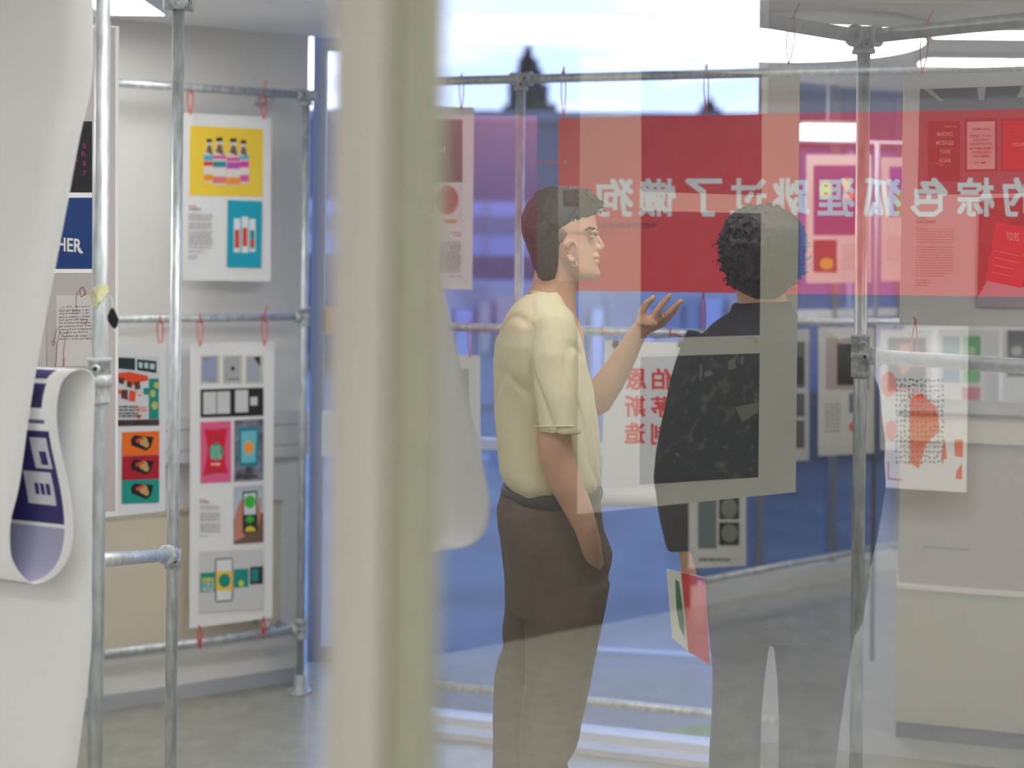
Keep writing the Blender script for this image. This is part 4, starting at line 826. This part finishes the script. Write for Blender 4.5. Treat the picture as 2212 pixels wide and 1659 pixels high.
for lab, q, dys, mt_, pic in (('white magazine with a green cover picture, held in the dark-coated person\'s hand', [(1440, 1232), (1452, 1378), (1487, 1407), (1471, 1238)], (-.05, -.05, -.07, -.07), ink(222, 222, 212), ink(46, 110, 66)),
                              ('red magazine held behind the white one by the dark-coated person', [(1472, 1238), (1487, 1408), (1534, 1437), (1522, 1250)], (-.072, -.072, -.11, -.11), ink(196, 40, 46), None)):
    t = thing('magazine', lab, 'magazine', P(*q[1], D1+dys[1])); pts = [P(x, y, D1+d) for (x, y), d in zip(q, dys)]
    m = MB(); m.slab(pts, (.0, .006, 0)); m.build('cover', mt_, t)
    m = MB(); m.slab([p+Vector((.001, .0062, .001)) for p in pts], (0, .004, 0)); m.build('pages', PAPER, t)
    if pic:
        m = MB(); f = lambda u, v: (pts[0]*(1-u)+pts[3]*u)*(1-v)+(pts[1]*(1-u)+pts[2]*u)*v+Vector((0, -.001, 0)); m.add([f(.55, .1), f(.5, .3), f(.45, .5), f(.55, .75), f(.8, .85), f(.92, .6), f(.85, .3), f(.8, .12)], [tuple(range(8))]); m.build('cover_picture', pic, t)
# ------------------------------------------------------------------ camera-side bay, seen mirrored in the partition glass
MIRROR = True
Pv1 = (1.089, 6.7); Pdir = Vector((.697, .5, 0)).normalized()
def bw(px, off=0):   # depth on the back window wall under a column
    a = (px-CX)/F; t_ = (Pv1[0]-a*Pv1[1])/(a*Pdir.y-Pdir.x); return Pv1[1]+Pdir.y*t_-off
def bp(px, z, off=0): Y_ = bw(px, off); return PX(px, Y_, z)
def bbox(px0, px1, z0, z1, off, th, m, name, par=None):
    k = MB(); k.slab([bp(px0, z0, off), bp(px1, z0, off), bp(px1, z1, off), bp(px0, z1, off)], (0, th, 0)); return k.build(name, m, par)
w3 = bpy.data.objects.new('window_3', None); COL.objects.link(w3); w3.location = mir(bp(1500, 0)); struct(w3)
PX0 = 1500; PXR = 1956
bbox(PX0, PXR, 0, .10, 0, .06, FRAMEL, 'window_frame', w3); bbox(PX0, PXR, H-.06, H, 0, .06, FRAMEL, 'window_frame', w3)
for px in (1500, 1640, 1798, 1940): bbox(px, px+14, .10, H-.06, 0, .06, FRAME, 'mullion', w3)
zz = 1.64-(672-545)*bw(1740)/F; bbox(PX0, PXR, zz-.02, zz+.02, 0, .06, FRAMEL, 'transom', w3)
bbox(PX0, PXR, .10, H-.06, -.03, .004, GLZ, 'pane', w3)
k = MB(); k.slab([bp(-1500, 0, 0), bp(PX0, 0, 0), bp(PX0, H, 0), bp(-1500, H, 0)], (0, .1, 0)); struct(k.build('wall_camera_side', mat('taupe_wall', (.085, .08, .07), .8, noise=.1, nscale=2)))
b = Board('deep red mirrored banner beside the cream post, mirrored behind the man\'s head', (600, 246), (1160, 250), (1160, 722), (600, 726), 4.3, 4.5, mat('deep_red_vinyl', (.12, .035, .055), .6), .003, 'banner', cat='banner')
b = Board('narrow pale print mirrored over the man\'s ear', (1206, 402), (1251, 402), (1251, 606), (1206, 607), 4.2, 4.3, mat('dim_print', (.30, .31, .31), .6)); b.rect(1216, 410, 1251, 446, ink(104, 90, 84))
# far white wall and the low cream counter at the right
q0 = bp(PXR, 0); q1 = Vector((4.2, 6.6, 0)); k = MB(); k.slab([Vector((q0.x, q0.y, 0)), Vector((q1.x, q1.y, 0)), Vector((q1.x, q1.y, H)), Vector((q0.x, q0.y, H))], (0, .12, 0)); struct(k.build('wall_back', WHITE))
# dark building facade outside that window
fb_ = thing('building', 'dark slate building close outside the mirrored window', 'building', (1.5, 12.5, -.25))
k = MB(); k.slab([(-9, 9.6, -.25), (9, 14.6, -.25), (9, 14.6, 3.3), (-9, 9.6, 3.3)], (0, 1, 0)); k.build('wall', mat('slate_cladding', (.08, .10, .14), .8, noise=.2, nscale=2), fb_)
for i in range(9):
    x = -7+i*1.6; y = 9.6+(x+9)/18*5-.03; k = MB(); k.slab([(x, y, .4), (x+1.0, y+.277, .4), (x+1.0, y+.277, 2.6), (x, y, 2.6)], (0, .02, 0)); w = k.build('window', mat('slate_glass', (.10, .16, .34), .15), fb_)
    k = MB(); k.slab([(x+.48, y+.11, .4), (x+.52, y+.12, .4), (x+.52, y+.12, 2.6), (x+.48, y+.11, 2.6)], (0, .02, 0)); k.build('glazing_bar', FRAMEL, w)
k = MB(); k.add([(-12, 5.9 if False else 4.0, -.25), (12, 9.0, -.25), (12, 30, -.25), (-12, 30, -.25)], [(0, 1, 2, 3)]); struct(k.build('ground_camera_side', GRD))

# low cream counter
def cd(px): return 4.8-(px-1950)*.0004
ct = thing('counter', 'low cream counter with a pale ledge and dark plinth, mirrored at the right', 'counter', PX(2080, cd(2080), 0))
def cbox(px0, px1, z0, z1, off, th, m, name, par): 
    k = MB(); k.slab([PX(px0, cd(px0)-off, z0), PX(px1, cd(px1)-off, z0), PX(px1, cd(px1)-off, z1), PX(px0, cd(px0)-off, z1)], (th*.30, th, 0)); return k.build(name, m, par)
ztop = 1.64-(876-545)*4.8/F
zl = P(1950, 1262, 4.8).z; zpl = P(1950, 1556, 4.8).z
CR2 = mat('counter_cream', (.50, .46, .32), .45, noise=.03, nscale=2); CRU = mat('counter_upper', (.43, .38, .30), .5, noise=.05, nscale=2)
cbox(1948, 2700, zl, ztop-.10, 0, .45, CRU, 'upper_panel', ct); cbox(1944, 2700, zpl, zl-.01, .012, .46, CR2, 'lower_panel', ct); cbox(1944, 2700, zl-.01, zl+.004, .02, .3, mat('pale_edge', (.75, .72, .62), .4), 'seam_strip', ct)
cbox(1946, 2700, 0, zpl, .0, .40, mat('counter_plinth', (.16, .16, .14), .6), 'plinth', ct); cbox(1950, 2700, ztop-.10, ztop-.012, .02, .40, mat('counter_ledge', (.62, .57, .44), .45), 'ledge', ct); cbox(1944, 2700, ztop-.012, ztop, .03, .45, mat('dark_trim', (.12, .11, .09), .5), 'top_trim', ct)
cbox(2000, 2180, zl+.13, zl+.135, .003, .004, mat('dark_trim', (.12, .11, .09)), 'groove', ct)
# mirrored wall rail low in front of the window
za = 1.64-(1215-545)*bw(1700, .5)/F
a_, b_ = bp(1530, za, .5), bp(1985, za, .5); pipe('low rail in front of the mirrored window', a_, b_)
# far prints in rows
SLATE = ink(96, 112, 112)
def fprint(lab, x0, x1, y0, y1, Y, dsk=0, **k): return Board(lab, (x0, y0), (x1, y0+1), (x1, y1-dsk), (x0, y1), Y, Y+.12, **k)
b = fprint('far print with dark grey pictures, just right of the crowd photo poster', 1690, 1748, 710, 998, 5.6, 4); b.rect(1700, 738, 1738, 838, ink(120, 126, 126)); b.rect(1706, 770, 1738, 830, ink(60, 66, 64)); b.rect(1700, 850, 1738, 900, ink(110, 116, 114)); b.rect(1700, 908, 1738, 968, ink(120, 118, 112))
b = fprint('far print with pink panel and dark ribbed block, behind the upright pipe', 1768, 1888, 707, 985, 5.5, 6); b.rect(1784, 730, 1878, 842, ink(196, 180, 178)); b.rect(1808, 742, 1852, 832, mat('ribbed_photo', s2l(60, 58, 56), .5, noise=.8, nscale=50)); b.lines([(1782, 1816, y) for y in (872, 880, 888, 896, 904, 912, 920, 930)], 3, ink(150, 152, 152)); b.rect(1834, 850, 1870, 892, ink(120, 126, 150)); b.poly(ell(1852, 922, 18, 14), ink(214, 120, 110)); 
b = fprint('far print with a figure in orange on black', 1902, 2012, 712, 972, 5.6, 2); b.rect(1918, 730, 2000, 840, ink(48, 48, 46)); b.poly([(1945, 742), (1966, 742), (1972, 790), (1950, 812), (1938, 780)], ink(214, 140, 90), 'figure_print'); b.rect(1918, 840, 2000, 846, ink(200, 90, 80)); b.rect(1960, 848, 2000, 880, ink(70, 40, 48)); b.rect(1966, 852, 1992, 876, ink(214, 60, 60))
b = fprint('far print with teal and bright green panels above a red panel', 2026, 2158, 712, 880, 5.6, 0); b.rect(2036, 726, 2074, 826, ink(70, 140, 150)); b.rect(2080, 726, 2118, 826, ink(62, 168, 66)); b.rect(2078, 836, 2118, 872, ink(196, 70, 64)); b.poly(ell(2099, 762, 9, 14), ink(190, 214, 180)); b.poly(ell(2054, 776, 8, 12), ink(190, 210, 220)); b.rect(2128, 800, 2154, 868, ink(206, 206, 212))
b = fprint('far print with a black picture at the right edge of the frame', 2166, 2290, 712, 880, 5.6, 0); b.rect(2176, 714, 2280, 814, ink(42, 38, 40)); b.poly(ell(2196, 758, 12, 10), ink(206, 206, 206))
b = fprint('upper far print with a violet panel and yellow flowers beside the upright pipe', 1742, 1882, 334, 612, 5.7, 2); b.rect(1757, 357, 1870, 508, ink(92, 62, 120)); b.poly(ell(1783, 410, 14, 20, 12), ink(170, 180, 90)); b.poly(ell(1828, 398, 10, 14), ink(196, 170, 100)); b.rect(1822, 418, 1846, 428, ink(232, 130, 70)); b.rect(1757, 518, 1808, 588, ink(110, 60, 66)); b.poly(ell(1786, 570, 16, 14, 9), ink(206, 170, 70)); b.lines([(1820, 1862, y) for y in range(530, 584, 8)], 2.4, ink(170, 168, 175))
b = fprint('upper far print with a blue panel, left of the Yours poster', 1904, 2030, 340, 608, 5.7, 2); b.rect(1921, 360, 2010, 468, ink(80, 80, 170)); b.poly(ell(1946, 440, 12, 28), ink(120, 170, 90)); b.lines([(1915, 1990, y) for y in range(510, 560, 8)], 2.4, ink(190, 180, 185))
b = fprint('low print with two pale discs on black, behind the coat', 1488, 1612, 1065, 1228, 5.3, 6); b.rect(1553, 1070, 1597, 1122, ink(46, 50, 48)); b.rect(1553, 1128, 1597, 1178, ink(46, 50, 48)); b.poly(ell(1575, 1098, 18, 22), ink(140, 146, 138), 'disc_print'); b.poly(ell(1576, 1152, 18, 20), ink(140, 146, 138), 'disc_print'); b.rect(1508, 1070, 1548, 1185, ink(120, 134, 140)); b.lines([(1510, 1578, 1206)], 6, ink(120, 120, 110))
for x in (1766, 1925): zr = 1.64-(700-545)*5.6/F
pipe('far middle rail carrying the lower row of mirrored prints', PX(1640, 5.66, 1.64-(690-545)*5.6/F), PX(2700, 5.9, 1.64-(690-545)*5.6/F))
pipe('far upper rail carrying the upper row of mirrored prints', m_=FRAME, r=.009, a=PX(1640, 5.76, 1.64-(296-545)*5.7/F), b=PX(2700, 6.0, 1.64-(296-545)*5.7/F))
pipe('far upright pipe between the mirrored prints', m_=FRAME, r=.009, a=PX(1893, 5.72, 0), b=PX(1893, 5.72, 1.64-(296-545)*5.7/F))
# ceiling lights on the camera side: round one and slim linear ones
t = thing('ceiling_light', 'large round ceiling light mirrored above the crowd photo poster', 'light', (1.1, 6.0, H-.06)); cR = (1.19, 5.75)
m = MB(); m.tube([(cR[0], cR[1], H-.055), (cR[0], cR[1], H-.002)], [.50, .50], 40); 
m.build('rim', FRAMEL, t, True); m = MB(); m.tube([(cR[0], cR[1], H-.062), (cR[0], cR[1], H-.056)], .47, 40); m.build('diffuser', EM2, t)
t = None
for (x, y, lx, ly, lab) in ((1.35, 4.6, .55, .06, 'slim linear light behind the corner fitting, mirrored'), (2.35, 6.4, .5, .07, 'slim linear light at the far right, mirrored'), (1.9, 5.6, .5, .06, 'slim linear light right of the round light, mirrored')):
    tt = thing('ceiling_light', lab, 'light', (x, y, H-.05), 'slim linear lights')
    m = MB(); m.box((x-lx, y-ly-.01, H-.03), (x+lx, y+ly+.01, H-.002)); m.build('housing', FRAMEL, tt); m = MB(); m.box((x-lx+.01, y-ly, H-.040), (x+lx-.01, y+ly, H-.031)); m.build('diffuser', EM2, tt)
for (x, y) in ((1.5, 1.75), (2.6, 3.2), (-1.2, 3.6), (.1, 4.3)):  # hung low to brighten the ceiling; first one added to light the boards
    tt = thing('ceiling_light', 'camera-side square ceiling light near %s' % {1.5: 'the Yours poster, added to light the boards', .1: 'the taupe wall', 2.6: 'the right wall', -1.2: 'the side wall'}[x], 'light', (x, y, H-.04), 'square lights on the camera side')
    m = MB()
    for a in (-.2, .2): m.tube([(x+a, y, H-.2), (x+a, y, H-.001)], .003, 6)
    m.build('suspension_wire', FRAMEL, tt); m = MB(); m.box((x-.31, y-.31, H-.24), (x+.31, y-.28, H-.2)); m.box((x-.31, y+.28, H-.24), (x+.31, y+.31, H-.2)); m.box((x-.31, y-.28, H-.24), (x-.28, y+.28, H-.2)); m.box((x+.28, y-.28, H-.24), (x+.31, y+.28, H-.2)); m.build('frame', FRAMEL, tt); m = MB(); m.box((x-.28, y-.28, H-.235), (x+.28, y+.28, H-.205)); m.build('diffuser', EM2, tt)
tt = thing('ceiling_light', 'short suspended light mirrored above the violet print', 'light', PX(1785, 6.6, 2.2)); c_ = PX(1785, 6.6, 2.22)
m = MB(); m.box((c_.x-.13, c_.y-.05, c_.z-.03), (c_.x+.13, c_.y+.05, c_.z+.03)); m.build('diffuser', EM2, tt); m = MB(); m.box((c_.x-.135, c_.y-.055, c_.z+.03), (c_.x+.135, c_.y+.055, c_.z+.045)); m.build('housing', FRAMEL, tt)
m = MB(); m.tube([c_+Vector((0, 0, .04)), Vector((c_.x, c_.y, H))], .004, 6); m.build('suspension_wire', FRAMEL, tt)
# ceiling grid seams
k = MB(); k.box((-.5, 5.05, H-.006), (4.1, 5.065, H-.001)); struct(k.build('trim_4', mat('seam_white', (.9, .9, .9), .5)))
k = MB(); k.box((1.62, 2.2, H-.006), (1.635, 6.6, H-.001)); struct(k.build('trim_5', mat('seam_white', (.9, .9, .9), .5)))

# near scaffold corner
pc_ = P(1866, 80, 3.26); CX0 = Vector((pc_.x, pc_.y, 0))
pipe('nearest mirrored upright pipe, under the corner fitting', (pc_.x, pc_.y, 0), (pc_.x, pc_.y, pc_.z), r=.0152)
rR = P(2212, 47, 3.0)-pc_; rR.z = 0; rR.normalize(); rL = P(1668, 50, 3.06)-pc_; rL.z = 0; rL.normalize()
pipe('mirrored top rail above the Yours poster', pc_, pc_+rR*1.4, r=.0165); pipe('mirrored top rail above the crowd photo poster', pc_, pc_+rL*1.3, r=.0165)
fitting('cast corner fitting joining two mirrored top rails', pc_, [tuple(rR), tuple(rL), (0, 0, -1)], 2, r=.024, ln=.038)
pm = P(1853, 768, 3.26); pm = Vector((pc_.x, pc_.y, pm.z)); pipe('mirrored middle rail under the Yours poster', pm, pm+rR*1.4, r=.0165)
fitting('cast tee fitting at the start of the mirrored middle rail', pm, [(0, 0, 1, 1), tuple(rR)], 1, r=.021, ln=.05)
# Yours poster
b = Board('large white poster titled Yours with red letter artwork', (1953, 155), (2460, 132), (2450, 712), (1944, 697), 3.22, 3.02, BOARD, .005)
GP = ink(98, 98, 104)
b.poly([(1987, 193), (1982, 421), (2440, 414), (2445, 176)], GP, 'picture')
for q in ([(1996, 193), (2030, 219), (2038, 219), (2012, 192)], [(2111, 189), (2114, 216), (2126, 216), (2129, 188)], [(2208, 186), (2196, 211), (2214, 210), (2232, 185)]): b.poly(q, ink(200, 200, 200), 'light_print')
DK = ink(52, 40, 44); b.rect(2004, 262, 2074, 392, DK, 'sign_print'); b.rect(2084, 256, 2155, 372, ink(60, 50, 54), 'frame_print', sk=-2); b.rect(2089, 263, 2149, 366, ink(216, 208, 210), 'sign_print', sk=-1); b.rect(2162, 256, 2240, 371, ink(70, 40, 44), 'frame_print', sk=-2); b.rect(2166, 261, 2236, 366, ink(206, 44, 46), 'sign_print', sk=-1)
LP = ink(226, 214, 214); LD = ink(60, 48, 54)
for y, w, s_ in ((285, 33, 'MAKING'), (304, 38, 'MESSAGES'), (323, 23, 'YOURS'), (342, 25, 'AGAIN')): b.text(2041-w/2, y, 2041+w/2, y+9, s_, LP, bold=.005)
b.text(2041, 270, 2052, 275, 'mind', LP); b.text(2055, 271, 2057, 274, 'x', LP); b.poly(ell(2063, 273, 3.5, 3), ink(222, 120, 90), 'emblem'); stroke(b, [(2018, 352), (2024, 353), (2030, 354), (2034, 357), (2038, 358)], 1, LP, 'squiggle')
for y, w, s_ in ((276, 37, 'DEAR mind'), (291, 49, 'CONNECT TO LOVED'), (300, 33, 'ONES WITH A'), (309, 50, 'HANDWRITTEN LETTER,'), (318, 52, 'AND THE SMALL MOMENTS'), (327, 41, 'OF APPRECIATION'), (335, 38, "YOU'LL REMEMBER.")): b.text(2119-w/2, y, 2119+w/2, y+5.6, s_, LD, bold=.008, sk=-.8)
b.text(2102, 349, 2115, 354, 'YOURS', LD); b.rect(2119, 350, 2129, 353, ink(200, 50, 50), 'emblem')
b.text(2186, 308, 2218, 316, 'YOURS', LP); 
for i, s_ in enumerate(['FROM KING REGARDS', 'CHEERS THANKS LOVE', 'YOURS SINCERELY', 'LOTS OF LOVE FROM', 'YOURS FAITHFULLY', 'BEST WISHES', 'LOVE FROM YOURS', 'KIND REGARDS', 'X YOURS TRULY', 'LOTS OF LOVE FROM', 'WARMEST WISHES']):
    if i != 5: b.text(2168, 265+i*9, 2234, 271+i*9, s_, ink(150, 30, 38))
b.text(1981, 466, 1997, 473, 'Yours', ink(206, 66, 60)); b.text(1980, 474, 2021, 482, 'Rosie Dadswell', LD)
pars = ["The rapid growth of social media and smart phones has", "led to a loss of personal and meaningful messages. Digital", "technology dictates the words we send, processing them as", "generic typefaces with limited personality and emotion. In the", "past letters sent by post held greater sentimental value, with", "the handwritten nature creating a completely unique artefact.", "",
        "Yours is a national campaign run by Royal Mail in partnership", "with mental health charity Mind, encouraging the public to", "send sentimental letters to improve mental health and add", "joy to a loved one's day. The design is heavily typographic,", "to reflect the content of the campaign. A modern sans serif", "typeface is used to show how sending letters shouldn't", "be a method of communication that is stuck in the past.", "Handwritten type, layered on top of the digital typeface,", "reflects the uniqueness of handwriting. Handwriting collected", "from a number of people, suggests the public should pick", "up a pen instead of communicating with digital typefaces in", "order to make messages personal and truly yours."]
y = 493
for i, s_ in enumerate(pars):
    if s_: b.text(1980-i*.12, y, 2061-(18 if i == 18 else 0)-i*.1, y+3.6, s_, ink(74, 60, 66), bold=.006, res=1, sk=.6)
    y += 5.6
for i, (s_, w) in enumerate((('www.rosiedadswell.com', 32), ('rosiedadswell@btinternet.com', 40), ('@rdadswell_designs', 25))): b.text(1977, 603+i*5.7, 1977+w, 606.6+i*5.7, s_, ink(74, 60, 66), bold=.004, res=1)
b.poly([(2116, 428), (2111, 662), (2445, 668), (2450, 424)], mat('brown_crosshatch_photo', s2l(92, 46, 46), .6, noise=.55, nscale=45), 'picture'); b.poly([(2112, 643), (2132, 606), (2440, 690 if False else 660), (2445, 668), (2111, 662)], ink(184, 172, 190), 'envelope_print')
b.poly([(2152, 479), (2129, 606), (2206, 622), (2236, 496)], ink(206, 36, 44), 'letter_print')
b.text(2173, 500, 2201, 519, 'YOURS', ink(228, 190, 180), sk=3, bold=.01); stroke(b, [(2168, 520), (2176, 522), (2180, 528), (2186, 536)], 1, ink(120, 26, 34), 'squiggle')
stroke(b, [(2150, 541), (2200, 553)], .8, LP, 'line'); stroke(b, [(2148, 556), (2202, 568)], .8, LP, 'line'); stroke(b, [(2146, 572), (2190, 582)], .8, LP, 'line'); stroke(b, [(2143, 588), (2190, 598)], .8, LP, 'line')
for x, y, lab in ((1988, 164, 'upper'), (1974, 686, 'lower')):
    p = b.pt(x, y, 2); m = MB(); m.tube([p, p+Vector((0, -.0015, 0))], .0028, 12); m.build('eyelet', ZINC, b.t, True)
# crowd photo poster
CROWD = bpy.data.materials.new('crowd_photo'); CROWD.use_nodes = True; t_ = CROWD.node_tree; bs = t_.nodes['Principled BSDF']; bs.inputs['Roughness'].default_value = .5
tcn = t_.nodes.new('ShaderNodeTexCoord'); n1 = t_.nodes.new('ShaderNodeTexNoise'); n1.inputs['Scale'].default_value = 26; n1.inputs['Detail'].default_value = 8; n1.inputs['Roughness'].default_value = .75
v1 = t_.nodes.new('ShaderNodeTexVoronoi'); v1.inputs['Scale'].default_value = 42; mm = t_.nodes.new('ShaderNodeMixRGB'); mm.blend_type = 'MULTIPLY'; mm.inputs[0].default_value = .8
r1 = t_.nodes.new('ShaderNodeValToRGB'); r1.color_ramp.elements[0].position = .34; r1.color_ramp.elements[0].color = (.045, .055, .055, 1); r1.color_ramp.elements[1].position = .62; r1.color_ramp.elements[1].color = (.20, .21, .19, 1)
t_.links.new(tcn.outputs['Object'], n1.inputs[0]); t_.links.new(tcn.outputs['Object'], v1.inputs[0]); t_.links.new(n1.outputs[0], mm.inputs[1]); t_.links.new(v1.outputs['Distance'], mm.inputs[2]); t_.links.new(mm.outputs[0], r1.inputs[0]); t_.links.new(r1.outputs[0], bs.inputs['Base Color'])
b = Board('large white poster with three dark crowd photographs in a column', (1254, 120), (1728, 152), (1719, 1063), (1247, 1111), 2.78, 3.1, mat('cream_board', (.74, .73, .64), .55), .005)
b.poly([(1386, 152), (1386, 414), (1645, 422), (1646, 160)], mat('dark_street_photo', (.06, .052, .075), .5, noise=.5, nscale=18), 'photograph')
b.poly([(1385, 455), (1384, 731), (1641, 724), (1644, 461)], mat('dark_street_photo', (.06, .05, .075)), 'photograph'); b.poly([(1384, 771), (1382, 1047), (1638, 1031), (1641, 763)], CROWD, 'photograph')
sh = []
r = random.Random(3)
for i in range(26): x = r.uniform(1392, 1620); y = r.uniform(180, 400); sh.append([(x, y), (x+1, y+.8), (x+r.uniform(10, 60), y-r.uniform(-8, 20)), (x+9, y-2)])
b.multi(sh, ink(96, 70, 80), 'photo_highlights')
sh = []
for i in range(14): y = 640+i*6; sh.append([(1560, y), (1560, y+.8), (1638, y-2), (1638, y-2.8)])
b.multi(sh, ink(56, 60, 66), 'photo_highlights')
b.multi([[(1512, 787), (1511, 822), (1516, 822), (1517, 786)], [(1588, 880), (1604, 912), (1638, 890), (1640, 868)], [(1572, 780), (1574, 800), (1590, 796), (1588, 772)], [(1600, 770), (1601, 788), (1606, 786), (1606, 768)], [(1458, 978), (1460, 984), (1468, 988), (1466, 978)], [(1520, 806), (1524, 814), (1540, 810), (1536, 798)]], ink(130, 130, 116), 'photo_highlights')
b.multi([ell(1520, 882, 8, 11, 10), ell(1568, 842, 8, 9, 10), ell(1553, 826, 4, 5, 8), ell(1562, 824, 4, 5, 8), ell(1622, 1014, 6, 6, 10), ell(1580, 890, 9, 10, 10), ell(1568, 1018, 5, 5, 8), ell(1538, 850, 5, 7, 8)], ink(100, 100, 92), 'photo_figures')
TX = ink(60, 58, 58)
for (x, y, w, s_) in ((1400, 445, 52, 'JOURNEY THROUGH TIBET'), (1397, 418, 46, 'Transforming moments into journeys'), (1396, 765, 50, 'JOURNEY THROUGH TIBET'), (1388, 736, 44, 'Transforming moments into journeys'), (1398, 1049, 40, 'Transforming moments into journeys')): b.text(x, y, x+w, y+3, s_, TX, res=1)
for (x, y, w, s_) in ((1612, 426, 26, 'Tuesday 22nd March'), (1608, 729, 28, 'Tuesday 22nd March'), (1628, 734, 8, '2022'), (1628, 739, 8, '20:30'), (1606, 1030, 28, 'Wednesday 23rd March')): b.text(x, y, x+w, y+2.6, s_, TX, res=1)
# mirrored string ties
pl = lambda px: pc_+rL*0 
def on_rail(px, dirv):
    a = (px-CX)/F; t2 = (pc_.x-a*pc_.y)/(a*dirv.y-dirv.x); return pc_+dirv*t2
for px, y1, dv, lab, tl_ in ((1704, 140, rL, 'mirrored red string tie near the corner of the crowd photo poster', True), (1992, 160, rR, 'mirrored red string tie at the top of the Yours poster', True)):
    p = on_rail(px, dv); tie(lab, p, P(px-2, y1, p.y-.01), .0085, tail=tl_, r=.0013)
p = on_rail(1974, rR); tie('mirrored red string tie between the Yours poster and the middle rail', Vector((p.x, p.y, pm.z)), P(1976, 688, p.y-.01), .006, tail=False, r=.0015)
pe = P(1450, 545, 2.9)
MIRROR = False
